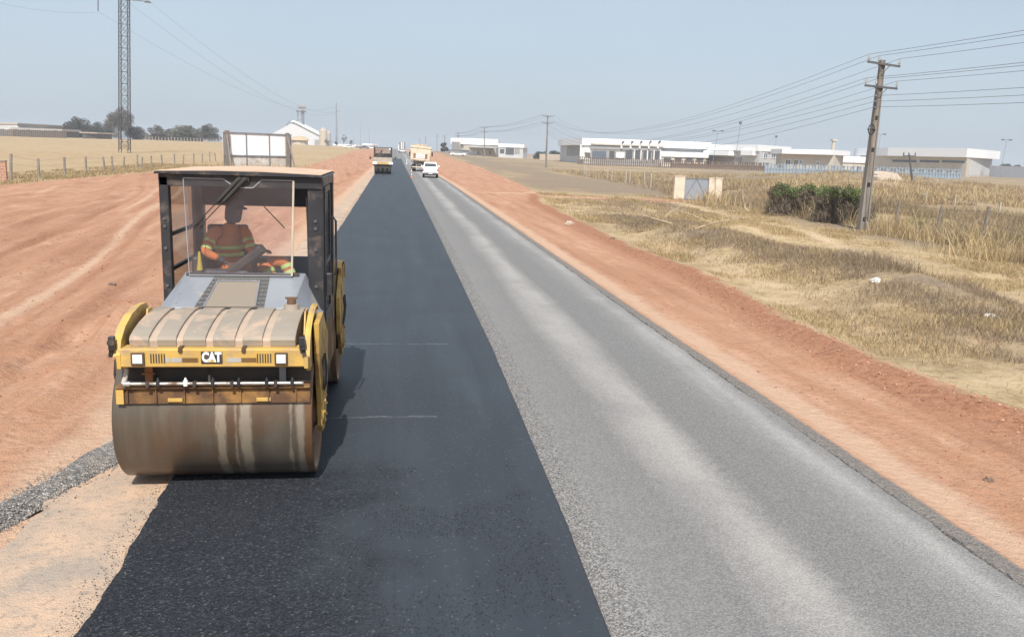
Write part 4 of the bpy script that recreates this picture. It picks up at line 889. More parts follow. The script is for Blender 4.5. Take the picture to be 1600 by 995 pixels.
def tree(name, label, px, wpx, pyt, Y, pal, trunkh=.25, n=5000, dens=14, leaf=None, flat=.85, group=None, spread=1.0, pyb=None):
    x = ax(px, Y, 215); z = gz(x, Y)-.1; H = at(px, pyt, Y)[1]-z; Wd = wpx*Y/FPX
    if pyb: z = min(z, at(px, pyb, Y)[1]); H = at(px, pyt, Y)[1]-z
    root = thing(name, label, 'tree', (x, Y, z), 0, group)
    th_ = H*trunkh; r = max(Wd*.03, .12); tb = MB(); tb.tube([(0, 0, 0), (.1*r, 0, th_*.6), (.3*r, .1, th_), (.0, 0, H*.7)], [r*1.4, r, r*.85, r*.4], 8)
    cn = []; rd = []
    for q in range(dens):
        a = q*2.4+rng.random(); rr_ = (Wd*.5-Wd*.16)*math.sqrt((q+.5)/dens)*spread; zz = th_+(H-th_)*(.10+.72*rng.random()*(1-.5*(rr_/(Wd*.5))**2))
        rq = Wd*(.15+.10*rng.random()); zz = min(zz, H-rq*flat); p = (rr_*math.cos(a), rr_*math.sin(a), zz); cn.append(p); rd.append(rq)
        tb.tube([(.2*r, 0, th_*.8), (p[0]*.5, p[1]*.5, th_+(zz-th_)*.45), p], [r*.5, r*.32, r*.12], 5)
    cn[0] = (0, 0, H-rd[0]*flat)
    tb.build('trunk', WOOD, root)
    leaf_cloud('crown', cn, rd, n, leaf or Wd*.022, pal, root, .35, flat); return root
DG = np.array([(.060, .065, .052), (.085, .085, .065), (.11, .10, .08)]); GB = np.array([(.16, .14, .115), (.12, .105, .09), (.20, .175, .145)]); GG = np.array([(.10, .105, .07), (.14, .13, .09)])
TG = 'trees beyond the left field'
for a in (('round_tree', 'dense dark round tree right of the long farm shed', 120, 40, 182, 430, DG, .02, 9500, 22), ('broad_tree', 'dark low tree just left of the tall thin crowned tree', 154, 36, 190, 455, DG, .02, 6200, 16),
          ('bare_tree', 'greyish thin tree touching the left side of the lattice mast', 172, 28, 191, 440, GB, .05, 3800, 14), ('tall_tree', 'tallest grey thin crowned tree standing behind the lattice mast', 189, 44, 168, 420, GB, .30, 5200, 20),
          ('round_tree', 'grey-brown round tree just right of the lattice mast', 214, 36, 197, 430, GB*.8, .02, 7000, 18), ('broad_tree', 'light brown tree second right of the lattice mast', 246, 34, 195, 450, GB, .03, 5500, 16),
          ('bushy_tree', 'low brown tree behind the far white fence', 268, 34, 201, 455, GB*.9, .02, 5000, 14), ('broad_tree', 'wide brown-green tree in the middle of the right group', 292, 46, 196, 450, GG, .02, 8000, 20),
          ('bushy_tree', 'small grey tree in front of the tallest right hand crown', 312, 30, 200, 440, GB, .02, 4000, 14), ('tall_tree', 'darkest tree at the right end of the field row', 327, 30, 193, 440, DG*1.2, .06, 5500, 16),
          ('far_shrub', 'faint small tree standing alone left of the white billboard', 343, 14, 213, 520, GB, .1, 900, 7)):
    tree(*a, group=TG)
for px, w_, pt, lab in ((525, 7, 221, 'tiny dark shrub at the foot of the far pylon'), (537, 10, 210, 'small spiky tree right of the far pylon'), (549, 8, 219, 'small round shrub second right of the far pylon'), (510, 10, 217, 'low shrub beside the cream silo')):
    tree('small_tree', lab, px, w_, pt, 520, GB*.8, .35, 500, 6, .16, group='shrubs near the silos')
for px, w_, pt, lab in ((695, 14, 223, 'grey round tree left of the small white hall'), (845, 26, 237, 'faint low trees left of the big white hall'), (868, 20, 236, 'faint low tree nearest the big white hall'),
                        (1400, 34, 236, 'dark tree crown seen above the roof behind the concrete pole'), (1576, 30, 256, 'dark low tree behind the grey wall'), (1598, 20, 258, 'dark tree at the right edge behind the grey wall')):
    tree('far_tree', lab, px, w_, pt, 420, DG*1.3, .15, 1500, 9, .4, group='trees behind the white buildings')

# ================================================================== FENCES, POLES, TOWER
def fence(name, label, posts, hts, wires, mat, r=.05, square=True, lean=None, cat='fence', wr_=.006):
    b0 = posts[0]; root = thing(name, label, cat, b0); tops = []
    for k, (p, h) in enumerate(zip(posts, hts)):
        l = Vector((0, 0, 0)) if lean is None else Vector(lean[k]); q = Vector(p)-Vector(b0); e = q+l+Vector((0, 0, h)); mb = MB()
        (mb.bar(q-Vector((0, 0, .1)), e, r*2, r*2, (0, 1, 0)) if square else mb.cyl(q-Vector((0, 0, .1)), e, r*1.1, r*.85, 8)); mb.build('post', mat, root, 0); tops.append((q, e))
    for f in wires:
        mb = MB(); pts = [q.lerp(e, f) for q, e in tops]; mb.tube(pts, wr_, 4); mb.build('wire', WIRE, root)
    return root
lf = [(17, 282, 38), (61, 281, 30), (101, 275, 27), (135, 271, 24), (164, 268, 21), (176, 268, 22), (193, 263, 17), (215, 264, 21), (222, 265, 18), (237, 262, 17), (254, 260, 17), (273, 258, 16), (286, 258, 15), (303, 257, 16), (316, 255, 14), (328, 253, 14), (337, 252, 13)]
P_, Hh, Ln = [], [], []
for k, (px, py, hpx) in enumerate(lf):
    p = gp(px, py); P_.append(p); Hh.append(hpx*p[1]/FPX*1.0); Ln.append(((.22, -.02, -.16, 0, .1, .04)[(k*5) % 6]*.7*(1 if k != 1 else 1), 0, 0))
PGRY = pm('grey_post', (.28, .25, .225), .9, c2=(.17, .145, .125), scale=3, bmp=.2)
fence('post_and_wire_fence', 'grey post and wire fence along the left field', P_, Hh, (.35, .62, .9), PGRY, .075, True, Ln)
rf_ = [(901, 271, 13), (917, 275, 12), (926, 272, 13), (935, 276, 12), (945, 281, 19), (966, 284, 22), (977, 289, 22), (989, 288, 20), (1003, 294, 26), (1019, 293, 22), (1034, 296, 24)]
P_ = [gp(px, py) for px, py, h in rf_]; P_ = sorted(P_, key=lambda p: -p[1]); P_ = [(p[0], p[1], p[2]) for p in P_]
P_ = [(np.interp(p[1], [88, 152], [27.5, 32]), p[1], gz(np.interp(p[1], [88, 152], [27.5, 32]), p[1])) for p in P_]
fence('post_and_wire_fence', 'pale concrete post fence left of the grey gate', P_, [1.7]*len(P_), (.3, .6, .9), pm('pale_post', (.48, .42, .36), .9, c2=(.38, .33, .28)), .06, True)
P_ = [gp(1398, 357), gp(1462, 368), gp(1530, 390), (22.6, 27.0, gz(22.6, 27.0))]
fence('post_and_wire_fence', 'rough grey wooden fence right of the leaning concrete pole', P_, [1.5, 1.5, 1.85, 1.8], (.35, .6, .88), WOOD, .085, False, [(.12, 0, 0), (.17, 0, 0), (.22, 0, 0), (.2, 0, 0)])
P_ = [gp(1446, 319), gp(1491, 325), (41.5, 55, gz(41.5, 55))]
fence('post_and_wire_fence', 'thin white posts standing in the tall grass behind the wooden fence', P_, [1.1, 1.1, 1.1], (.8,), pm('pale_post', (.5, .45, .4)), .045, True)
# far white rail fence under the field trees
P_ = []
for k in range(24): px = 228+k*5; Yy = 395; x = ax(px, Yy, 216); P_.append((x, Yy, gz(x, Yy)))
fence('white_rail_fence', 'far white rail fence in front of the field trees', P_, [1.6]*24, (.5, .95), pm('pale_post', (.5, .45, .4)), .10, True, wr_=.07)
P_ = []
for k in range(40): px = -8+k*2.85; Yy = 385; x = ax(px, Yy, 214); P_.append((x, Yy, gz(x, Yy)))
fence('paddock_fence', 'dark close-set paddock fence in front of the farm sheds', P_, [2.6+.5*rng.random() for _ in range(40)], (.3, .6), pm('brown_post', (.17, .13, .105), .9), .22, True, wr_=.06)

def gate():
    Yg = 69.0; x0 = ax(1052, Yg, 309); x1 = ax(1126, Yg, 311); z0 = min(gz(x0, Yg), gz(x1, Yg)); zt = at(1060, 276, Yg)[1]-z0
    root = thing('gate', 'grey metal gate with diagonal braces between two cream wall pieces', 'gate', (x0, Yg, z0)); W_ = x1-x0; CR = pm('cream_plaster', (.66, .58, .46), .85, c2=(.56, .48, .38), dirt=(.36, .26, .2), damt=.25, bmp=.1)
    a = W_*16/74; b_ = W_*53/74
    for u0, u1, hh in ((0, a, zt), (b_, W_, zt*.97)): MB().box(u0, u1, -.12, .12, -.3, hh).box(u0-.03, u1+.03, -.15, .15, hh, hh+.05).build('wall_panel', CR, root, .01)
    BG = pm('bluish_gate_sheet', (.30, .33, .37), .55, .2, c2=(.25, .28, .32), sc3=(6, 1, .3), bmp=.05)
    MB().box(a+.02, b_-.02, -.02, .0, .06, zt*.93).build('gate_sheet', BG, root)
    g = MB(); hh = zt*.93
    for p, q in (((a+.02, -.04, .06), (a+.02, -.04, hh)), ((b_-.02, -.04, .06), (b_-.02, -.04, hh)), ((a, -.04, hh), (b_, -.04, hh)), ((a, -.04, .08), (b_, -.04, .08)), ((a, -.04, .1), ((a+b_)/2, -.04, hh)), ((b_, -.04, .1), ((a+b_)/2, -.04, hh))): g.bar(p, q, .05, .04, (0, 1, 0))
    g.build('gate_frame', GALV, root)
gate()
def utility_pole(label, base, top, hgt_w, arms, mat, group='utility poles along the right side', ins=True, holes=True):
    base = Vector(base); top = Vector(top)-base
    root = thing('utility_pole', label, 'utility pole', base, 0, group); H = top.length
    s = MB(); w0, w1 = hgt_w
    p, q = Vector((0, 0, -.3)), top; u = (q-p).normalized(); a = u.cross(Vector((0, 1, 0))).normalized(); c = a.cross(u)
    # tapered double-T column: two flanges and a recessed web
    def pr(x0, x1, y0, y1, f0=1, f1=w1/w0):
        vs = [p+(a*x+c*yv)*f0 for x, yv in ((x0, y0), (x1, y0), (x1, y1), (x0, y1))]+[q+(a*x+c*yv)*f1 for x, yv in ((x0, y0), (x1, y0), (x1, y1), (x0, y1))]
        s.add(vs, [(0, 3, 2, 1), (4, 5, 6, 7), (0, 1, 5, 4), (1, 2, 6, 5), (2, 3, 7, 6), (3, 0, 4, 7)])
    w2 = w0/2; pr(-w2, -w2*.62, -w2*.8, w2*.8); pr(w2*.62, w2, -w2*.8, w2*.8); pr(-w2*.61, w2*.61, -w2*.45, w2*.45)
    s.build('column', mat, root, 0)
    if holes:
        for f in (.10, .30, .50, .68):
            pc = p+(q-p)*f; ww = w0*(1-f)+w1*f; m = MB(); m.box(-ww*.22, ww*.22, -ww*.26, -ww*.2, -.11, .11); M_ = Matrix.Translation(pc) @ (Vector((0, 0, 1)).rotation_difference(u)).to_matrix().to_4x4()
            m.v = [tuple(M_ @ Vector(v)) for v in m.v]; m.build('opening', BLK, root)
    tips = []
    for (f, half, tilt) in arms:
        pc = top*f+Vector((.0, -w1*.7, 0)); A = Vector((1, -.05, tilt)).normalized()
        am = MB().bar(pc-A*half, pc+A*half, .11, .10).build('crossarm', DSTL, root)
        MB().bar(pc-A*half*.4+Vector((0, 0, -.02)), pc-Vector((0, 0, .42)), .03).bar(pc+A*half*.4+Vector((0, 0, -.02)), pc-Vector((0, 0, .42)), .03).build('brace', DSTL, root)
        for o_ in (-.95, -.32, .95):
            b_ = pc+A*half*o_; t_ = b_+Vector((0, 0, .05)); i_ = MB().lathe([(.02, 0), (.02, .06), (.055, .07), (.06, .11), (.04, .13), (.055, .16), (.05, .20), (.035, .22), (.05, .25), (.04, .30), (.001, .31)], tuple(t_), n=10)
            if ins: i_.build('insulator', pm('insulator_grey', (.45, .43, .41), .3, bmp=0), am)
            tips.append(root.location+t_+Vector((0, 0, .32)))
    return root, tips
pb = gp(1347, 360); Yp = pb[1]; xt, zt = at(1379, 94, Yp-.3)
pole1, tips1 = utility_pole('leaning concrete utility pole with two crossarms beside the dark vine bush', (pb[0], Yp, pb[2]), (xt, Yp-.3, zt), (.50, .24), [(.975, .86, -.10), (.845, .86, -.06)], CONC)
# rack, cable coil and bracket on the near pole
mb = MB(); tp = Vector((xt, Yp-.3, zt))-Vector((pb[0], Yp, pb[2]))
rk = tp*.755
MB().box(rk.x-.22, rk.x-.15, rk.y-.25, rk.y-.1, rk.z-.35, rk.z+.45).build('cable_rack', DSTL, pole1)
for k in range(3): MB().lathe([(.04, 0), (.055, .03), (.04, .06)], (rk.x-.24, rk.y-.22, rk.z-.25+k*.28), n=10).build('spool_insulator', pm('insulator_grey', (.45, .43, .41)), pole1)
ck = tp*.60; pts = [(ck.x-.30+.16*math.cos(a_*.5), ck.y-.25, ck.z+.26*math.sin(a_*.5)) for a_ in range(26)]
MB().tube(pts, .028, 6).bar((ck.x-.5, ck.y-.22, ck.z), (ck.x, ck.y-.15, ck.z), .04).build('cable_coil', RUB, pole1)
Y2 = 201; x2, z2b = at(853, 262, Y2); x2t, z2t = at(856, 181, Y2); g2 = gz(x2, Y2)
pole2, tips2 = utility_pole('slim utility pole with two crossarms left of the big white hall', (x2, Y2, min(g2, z2b)), (x2t, Y2, z2t), (.42, .26), [(.99, 1.35, -.02), (.86, 1.35, -.02)], CONC, holes=False)
Y3 = 345; x3, _ = at(757, 245, Y3); x3t, z3t = at(757, 199, Y3)
pole3, tips3 = utility_pole('utility pole standing right of the small white hall roof', (x3, Y3, gz(x3, Y3)), (x3t, Y3, z3t), (.42, .28), [(.985, 1.5, 0), (.84, 1.5, 0)], CONC, holes=False)
lastt = tips3
for px, pt, Yq, lab in ((716, 208, 470, 'utility pole in front of the left part of the small white hall'), (695, 211, 560, 'thin far utility pole left of the small white hall'), (683, 210, 640, 'second far utility pole right of the tipper truck'), (665, 214, 760, 'farthest utility pole above the tipper truck'), (656, 216, 900, 'faint distant pole just right of the far box truck')):
    xq, zq = at(px, pt, Yq); r_, lastt = utility_pole(lab, (xq, Yq, gz(xq, Yq)), (xq, Yq, zq), (.5, .4), [(.98, 1.7, 0), (.84, 1.7, 0)], CONC, holes=False)
    if px == 716: tips4 = lastt
def wire(label, pts, sags, r, name='power_line', group='power lines on the right poles', n=22):
    P = []
    for k in range(len(pts)-1):
        a, b_ = Vector(pts[k]), Vector(pts[k+1])
        for j in range(n+(k == len(pts)-2)): f = j/n; q = a.lerp(b_, f); q.z -= sags[k]*4*f*(1-f); P.append(q)
    b0 = P[0]; rr = r if hasattr(r, '__len__') else None
    Rr = [max(.009, .00008*abs(p.y)) if rr is None else r for p in P]
    mb = MB().tube([p-b0 for p in P], Rr, 5); o = mb.build(name, WIRE); o.location = b0
    return tag(o, label, 'cable', group)
pos = ['left', 'middle', 'right']
for k in range(6):
    t1 = tips1[k]; nx = Vector((t1.x-4.3, t1.y-80, t1.z+.4))
    wire('%s crossarm wire on the %s insulator of the leaning pole' % (('upper', 'lower')[k//3], pos[k % 3]), [nx, t1, tips2[k], tips3[k], tips4[k]], [.9, 4.0, .9, .9], None)
for k in range(3):
    t1 = pole1.location+rk+Vector((-.28, -.25, -.22+k*.28)); zz = .745-.03*(2-k)
    b2 = Vector((x2, Y2, g2)).lerp(Vector((x2t, Y2, z2t)), zz)+Vector((-.25, -.1, 0))
    wire(('lowest', 'middle', 'topmost')[k]+' of the three wires on the rack below the crossarms', [Vector((t1.x-4.3, t1.y-80, t1.z+.4)), t1, b2], [.9, 3.2+.35*(2-k)], None)
# slim tilted pole among the right hand mounds
pq = (71., 112., gz(71, 112)); xq, zq = at(1421, 242, 112)
root = thing('short_pole', 'short dark tilted pole with three insulators right of the leaning concrete pole', 'pole', pq)
tq = Vector((xq, 112, zq))-Vector(pq); MB().cyl((0, 0, -.3), tq, .16, .12, 8).build('column', DSTL, root)
MB().bar(tq+Vector((-.9, 0, -.15)), tq+Vector((.9, 0, -.15)), .12).build('crossarm', DSTL, root)
for o_ in (-.85, -.1, .85): MB().cyl(tq+Vector((o_, 0, -.1)), tq+Vector((o_, 0, .3)), .09, .07, 8).build('insulator', DSTL, root)
# floodlight masts
def mast(px, pt, Y, label, heads=2, r=.09, lean=0):
    x, z = at(px, pt, Y); xb = x-lean*Y/FPX; g = gz(xb, Y); root = thing('floodlight_mast', label, 'light pole', (xb, Y, g), 0, 'floodlight masts')
    t_ = Vector((x-xb, 0, z-g)); MB().cyl((0, 0, 0), t_, r, r*.6, 8).build('column', GALV, root)
    if heads == 2:
        MB().bar(t_+Vector((-1.2, 0, 0)), t_+Vector((1.2, 0, 0)), .1).build('arm', GALV, root)
        for s in (-1, 1): MB().box(s*1.3-.45+t_.x, s*1.3+.45+t_.x, -.3, .3, t_.z-.12, t_.z+.22).build('lamp_head', DSTL, root, .03)
    else: MB().box(t_.x-.35, t_.x+.35, -.3, .3, t_.z-.3, t_.z+.5).build('lamp_head', DSTL, root, .03)
mast(1122, 205, 268, 'leaning twin-headed floodlight mast, left of the two before the white halls', 2, .09, 6); mast(1157, 193, 268, 'tall single-headed floodlight mast before the white halls', 1, .09, 5)
mast(1213, 214, 330, 'short single-headed mast behind the roof of the second white hall', 1, .08); mast(1376, 210, 262, 'twin-headed floodlight mast just right of the leaning concrete pole', 2, .09, 3)
mast(1573, 219, 262, 'twin-headed floodlight mast behind the grey wall at far right', 2, .09, 4)
for px, pt, Y, lab in ((1086, 220, 268, 'thin plain pole in front of the white canopy'), (563, 197, 520, 'tallest thin pole left of the distant parked vehicles'), (577, 203, 560, 'short thin pole nearest the small roller'), (541, 208, 560, 'thin pole behind the small spiky tree'), (553, 213, 600, 'shortest thin pole between pylon and tall thin pole'), (1336, 232, 262, 'thin dark post left of the leaning concrete pole')):
    x, z = at(px, pt, Y); g = gz(x, Y); tag(MB().cyl((0, 0, 0), (0, 0, z-g), .09, .06, 8).box(-.12, .12, -.12, .12, 0, .3).build('thin_pole', GALV, loc=(x, Y, g)), lab, 'pole', 'thin plain poles')

def lattice():
    Yt = 200.; x0, z_ = at(195, 243, Yt); g = gz(x0, Yt)-.1; root = thing('lattice_tower', 'tall slender steel lattice tower in the left field', 'pylon', (x0, Yt, g))
    Ht = at(193, 0, Yt)[1]-g; h2 = Ht+4.5; b0, b1 = .95, .86
    def cor(z, k): w_ = b0+(b1-b0)*z/h2; return Vector(((-1, 1, 1, -1)[k]*w_, (-1, -1, 1, 1)[k]*w_, z))
    for k in range(4): MB().bar(cor(-.2, k), cor(h2, k), .14).build('tower_leg', pm('dark_lattice_steel', (.05, .05, .055), .6, bmp=0), root)
    n = 13; st_ = (Ht)/n
    for k in range(4):
        mb = MB()
        for j in range(n+1):
            z0, z1 = max(.6, j*st_), min((j+1)*st_, h2)
            mb.bar(cor(z0, k), cor(z1, (k+1) % 4), .07).bar(cor(z0, (k+1) % 4), cor(z1, k), .07).bar(cor(z1, k), cor(z1, (k+1) % 4), .08)
        mb.build('bracing', pm('dark_lattice_steel', (.05, .05, .055)), root)
    arms = []
    for zz, l, r_ in ((Ht+.15, 5.3, 5.2), (Ht+2.6, 0, 4.6)):
        mb = MB(); mb.bar((-l if l else -1, 0, zz), (r_, 0, zz), .16).bar((-l if l else -1, 0, zz), (-1, 0, zz+1.3), .1).bar((r_, 0, zz), (1, 0, zz+1.3), .1)
        mb.build('crossarm', DSTL, root)
    root.rotation_euler.y = math.atan2(at(194, 0, Yt)[0]-x0, Ht); L = Vector((x0+(at(194, 0, Yt)[0]-x0), Yt, g)); e1 = (-5.2, 0, Ht+.1); hang = (-5.2, 0, Ht-2.75)
    MB().cyl(e1, hang, .11, n=8).build('insulator_string', DSTL, root)
    e2 = (5.0, 0, Ht+.1); MB().box(4.1, 5.4, -.15, .15, Ht-.12, Ht+.08).build('clamp', DSTL, root)
    return L+Vector(hang), L+Vector((5.0, 0, Ht-.1)), L+Vector((1.2, 0, Ht-.8))
A1, A2, A3 = lattice()
def pylon2():
    Yt = 720.; x0 = ax(526, Yt, 225); g = gz(x0, Yt); Ht = at(526, 161, Yt)[1]-g; root = thing('monopole_pylon', 'distant pale pylon with three short arms right of the silos', 'pylon', (x0, Yt, g))
    MB().cyl((0, 0, 0), (0, 0, Ht), .9, .35, 10).build('column', GALV, root); tips = []
    for f, s in ((.90, -1), (.82, 1), (.76, -1)): MB().bar((0, 0, Ht*f-1), (s*2.6, 0, Ht*f), .35).build('arm', GALV, root); tips.append(Vector((x0+s*2.6, Yt, g+Ht*f)))
    return tips
T2 = pylon2()
far = lambda v, px, Yf, z: Vector((ax(px, Yf, 0), Yf, z))
nearL = Vector((A1.x-2, A1.y-160, A1.z+1.0))
wire('wire hanging from the long insulator left of the lattice tower', [nearL, A1, T2[0]], [7, 9], None, group='wires of the left pylons')
wire('wire from the right arm of the lattice tower', [A2, T2[1]], [9], None, group='wires of the left pylons')
wire('wire leaving the middle of the lattice tower', [A3, T2[2]], [9], None, group='wires of the left pylons')

def billboard():
    Ya, Yb = 87.5, 92.; xa, zt = at(352, 206, Ya); xb, zt2 = at(452, 209, Yb); g = gz(xa, Ya); base = Vector((xa, Ya, g)); root = thing('billboard', 'white billboard seen from behind, on wooden posts with slanted struts', 'billboard', base)
    d = Vector((xb-xa, Yb-Ya, 0)); L = d.length; d.normalize(); M_ = Matrix.Translation((0, 0, 0)) @ Matrix.Rotation(math.atan2(d.y, d.x), 4, 'Z'); Ht = zt-g
    def f(mb, n_, m_, par=root): mb.v = [tuple(M_ @ Vector(v)) for v in mb.v]; return mb.build(n_, m_, par)
    SH = pm('white_sheet', (.90, .90, .90), .45, .0, c2=(.78, .80, .83), scale=1.2, bmp=0)
    s = L/100.
    for k, (u0, u1) in enumerate(((-4, 31), (32, 67), (68, 103))):
        f(MB().box(u0*s, u1*s, .0, .03, Ht*.50, Ht), 'panel', SH); f(MB().box(u0*s, u1*s, .0, .03, .5, Ht*.49), 'panel', pm('soiled_sheet', (.66, .64, .60), .5, c2=(.48, .43, .37), scale=1.5, dirt=(.34, .25, .17), damt=.25, bmp=0))
    for u, ww, mt in ((1, .34, WOOD), (95, .30, WOOD)): f(MB().box(u*s-ww/2, u*s+ww/2, -.35, -.05, -.2, Ht+.12), 'post', mt)
    for u in (-3, 31, 67, 102): f(MB().box(u*s-.06, u*s+.06, -.06, -.005, .3, Ht), 'frame_bar', GALV)
    for z in (Ht-.06, Ht*.495, .5): f(MB().box(-4*s, 103*s, -.09, -.065, z-.06, z+.06), 'frame_rail', GALV)
    for u, u2 in ((-1, -17), (93, 84)): f(MB().bar((u*s, -.4, Ht-.3), (u2*s, -3.2, -.1), .13), 'strut', WOOD)
billboard()
x, y = scatter(1500, -19, -8, 84, 90, lambda x, y: y*0+1)
tag(blades('billboard_weeds', x, y, .5+1.3*rng.random(len(x)), .05, STRAW, .3), 'tall dry weeds growing in front of the billboard', 'weeds', kind='stuff')
# ================================================================== BUILDINGS
WALLG = pm('pale_grey_wall', (.55, .55, .55), .8, c2=(.48, .48, .48), scale=.3, bmp=0); WALLB = pm('beige_wall', (.58, .52, .44), .85, c2=(.50, .45, .38), scale=.3, bmp=0)
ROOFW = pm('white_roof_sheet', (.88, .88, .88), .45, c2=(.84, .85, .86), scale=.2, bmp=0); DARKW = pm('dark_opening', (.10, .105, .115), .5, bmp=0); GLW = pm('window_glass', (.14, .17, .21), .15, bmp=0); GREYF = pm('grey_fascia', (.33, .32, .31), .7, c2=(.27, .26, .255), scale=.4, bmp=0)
def onface(A, B, px, py):
    """the point of the facade that runs from A to B (plan positions) which is seen at px, py"""
    k = at(px, py, 1.)[0]; dx, dy = B[0]-A[0], B[1]-A[1]; s = (k*A[1]-A[0])/(dx-k*dy); Yq = A[1]+s*dy
    return (A[0]+s*dx, Yq, at(px, py, Yq)[1])
class Hall:
    def __init__(s, name, label, corners, ytop, fasc, wall=WALLG, roof=ROOFW, over=.8, depth=25, slope=0, cat='building'):
        """corners: (px, Y) from left to right along the visible faces"""
        pts = [(ax(p, Y, 245), Y) for p, Y in corners]
        ref = max(range(len(pts)), key=lambda i: -pts[i][1]); zt = at(corners[ref][0], ytop, corners[ref][1])[1]
        g = min(gz(*p) for p in pts)-.5; s.g = g; s.zt = zt; s.pts = pts; b0 = pts[ref]
        s.root = thing(name, label, cat, (b0[0], b0[1], g)); s.b0 = Vector((b0[0], b0[1], g))
        loop = pts+[(pts[-1][0]*1.0+4, pts[-1][1]+depth), (pts[0][0]+4, pts[0][1]+depth)]
        cx = sum(p[0] for p in loop)/len(loop); cy = sum(p[1] for p in loop)/len(loop)
        loc = [(p[0]-b0[0], p[1]-b0[1]) for p in loop]
        MB().prism(loc, 'z', 0, zt-g-fasc).build('wall', wall, s.root)
        ov = [(x+math.copysign(over, x+b0[0]-cx), y_+math.copysign(over, y_+b0[1]-cy)) for x, y_ in loc]
        rb = MB().prism(ov, 'z', zt-g-fasc+.003, zt-g); rb.build('roof', roof, s.root)
    def rect(s, face, px0, px1, py0, py1, name='window', mat=GLW, out=.06, th=.1, frame=None, flat=False):
        A, B = s.pts[face], s.pts[face+1]; a = onface(A, B, px0, (py0+py1)/2); b_ = onface(A, B, px1, (py0+py1)/2)
        z1 = onface(A, B, (px0+px1)/2, py0)[2]; z0 = onface(A, B, (px0+px1)/2, py1)[2]
        d = Vector((B[0]-A[0], B[1]-A[1], 0)).normalized(); nrm = Vector((d.y, -d.x, 0))
        p, q = Vector((a[0], a[1], 0))-Vector((s.b0.x, s.b0.y, 0)), Vector((b_[0], b_[1], 0))-Vector((s.b0.x, s.b0.y, 0))
        z0 = max(z0-s.g, .02); z1 -= s.g
        def slab(p, q, z0, z1, o0, o1):
            vs = [w_+nrm*o+Vector((0, 0, z)) for z in (z0, z1) for w_, o in ((p, o0), (q, o0), (q, o1), (p, o1))]
            return MB().add(vs, [(0, 1, 2, 3), (7, 6, 5, 4), (0, 4, 5, 1), (1, 5, 6, 2), (2, 6, 7, 3), (3, 7, 4, 0)])
        o = slab(p, q, z0, z1, -th, out).build(name, mat, s.root)
        if frame:
            e = .18; fr = MB()
            for aa, bb, zz0, zz1 in ((p-d*e, q+d*e, z1, z1+e), (p-d*e, q+d*e, z0-e, z0), (p-d*e, p, z0, z1), (q, q+d*e, z0, z1), ((p+q)/2-d*.06, (p+q)/2+d*.06, z0, z1)):
                m = slab(aa, bb, zz0, zz1, -th, out+.08); fr.add(m.v, m.f)
            fr.build('frame', frame, o)
        return o
A = Hall('white_hall', 'largest white-roofed hall, left end of the right hand row', [(882, 336), (912, 300), (1104, 304)], 216.0, 2.35, over=1.0, depth=30)
for k in range(6): A.rect(0, 885.5+k*4.2, 889+k*4.2, 228, 243.5, 'sliding_panel', GREYF, .1)
A.rect(1, 906, 921, 226, 249, 'pale_panel', WHT, .12)
A.rect(1, 913, 921, 234, 238.5, 'canopy', ROOFW, 1.8)
A.rect(1, 922, 1034, 225.5, 228, 'parapet', WALLB, 3)
A2_ = Hall('loading_bay', 'low grey building with open bays and five roof ducts before the large hall', [(922, 281), (1031, 284)], 228.5, .9, GREYF, GREYF, .2, 14)
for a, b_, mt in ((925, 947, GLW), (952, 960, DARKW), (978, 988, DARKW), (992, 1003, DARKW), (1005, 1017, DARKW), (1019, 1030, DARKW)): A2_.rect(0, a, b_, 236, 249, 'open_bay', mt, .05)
A2_.rect(0, 962, 975, 238, 247, 'white_board', WHT, .5)
for k in range(5): A2_.rect(0, 989.5+k*10.2, 991+k*10.2, 235, 251, 'column', WHT, .6)
for k in range(5):
    px = 971+14.2*k; p = onface(A2_.pts[0], A2_.pts[1], px, 224); q = onface(A2_.pts[0], A2_.pts[1], px, 232.5); zz0 = q[2]-A2_.g; zz1 = p[2]-A2_.g; xx = p[0]-A2_.b0.x; yy = p[1]-A2_.b0.y-.4
    o = MB().tube([(xx, yy, zz0), (xx, yy, zz1-.3), (xx+.15, yy-.2, zz1)], [.36, .34, .34], 10).build('roof_duct', WHT, A2_.root)
    MB().tube([(xx+.1, yy-.15, zz1-.1), (xx+.45, yy-.3, zz1+.55), (xx+.75, yy-.3, zz1+.45)], [.3, .38, .30], 8).build('duct_hood', DSTL, o)
CN = Hall('white_canopy', 'low white canopy shed right of the open bays', [(1034, 286), (1104, 290)], 237, 1.6, WALLB, ROOFW, .5, 12)
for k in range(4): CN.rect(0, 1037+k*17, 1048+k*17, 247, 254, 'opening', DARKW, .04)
Bh = Hall('white_hall', 'second white-roofed hall with square windows left of the beige guard house', [(1108, 300), (1186, 274), (1229, 296)], 226.5, 2.0, over=1.0, depth=24)
for a in (1196, 1208, 1219): Bh.rect(1, a-3, a+3, 240, 247, 'window', GLW, .05, frame=WHT)
Bh.rect(0, 1110, 1150, 236, 243, 'lower_roof', ROOFW, 3); Bh.rect(0, 1165, 1184, 235, 243, 'lower_roof', ROOFW, 2); Bh.rect(0, 1112, 1160, 245, 253, 'opening', GREYF, .05)
Gh = Hall('guard_house', 'beige guard house with a flat white roof and small windows', [(1225, 238), (1303, 226), (1318, 240)], 234.5, 1.35, WALLB, ROOFW, 1.3, 14)
for a, b_, c_, d_ in ((1228, 1235, 250, 258), (1241, 1247, 250, 258), (1250, 1254, 251, 255), (1276, 1280, 253, 257)): Gh.rect(0, a, b_, c_, d_, 'window', GLW, .04, frame=WHT)
Gh.rect(0, 1278, 1283, 259, 268, 'door', GREYF, .05)
Dl = Hall('low_white_shed', 'long low white shed behind the leaning concrete pole', [(1312, 298), (1392, 300)], 244, 2.2, WALLB, ROOFW, .5, 14)
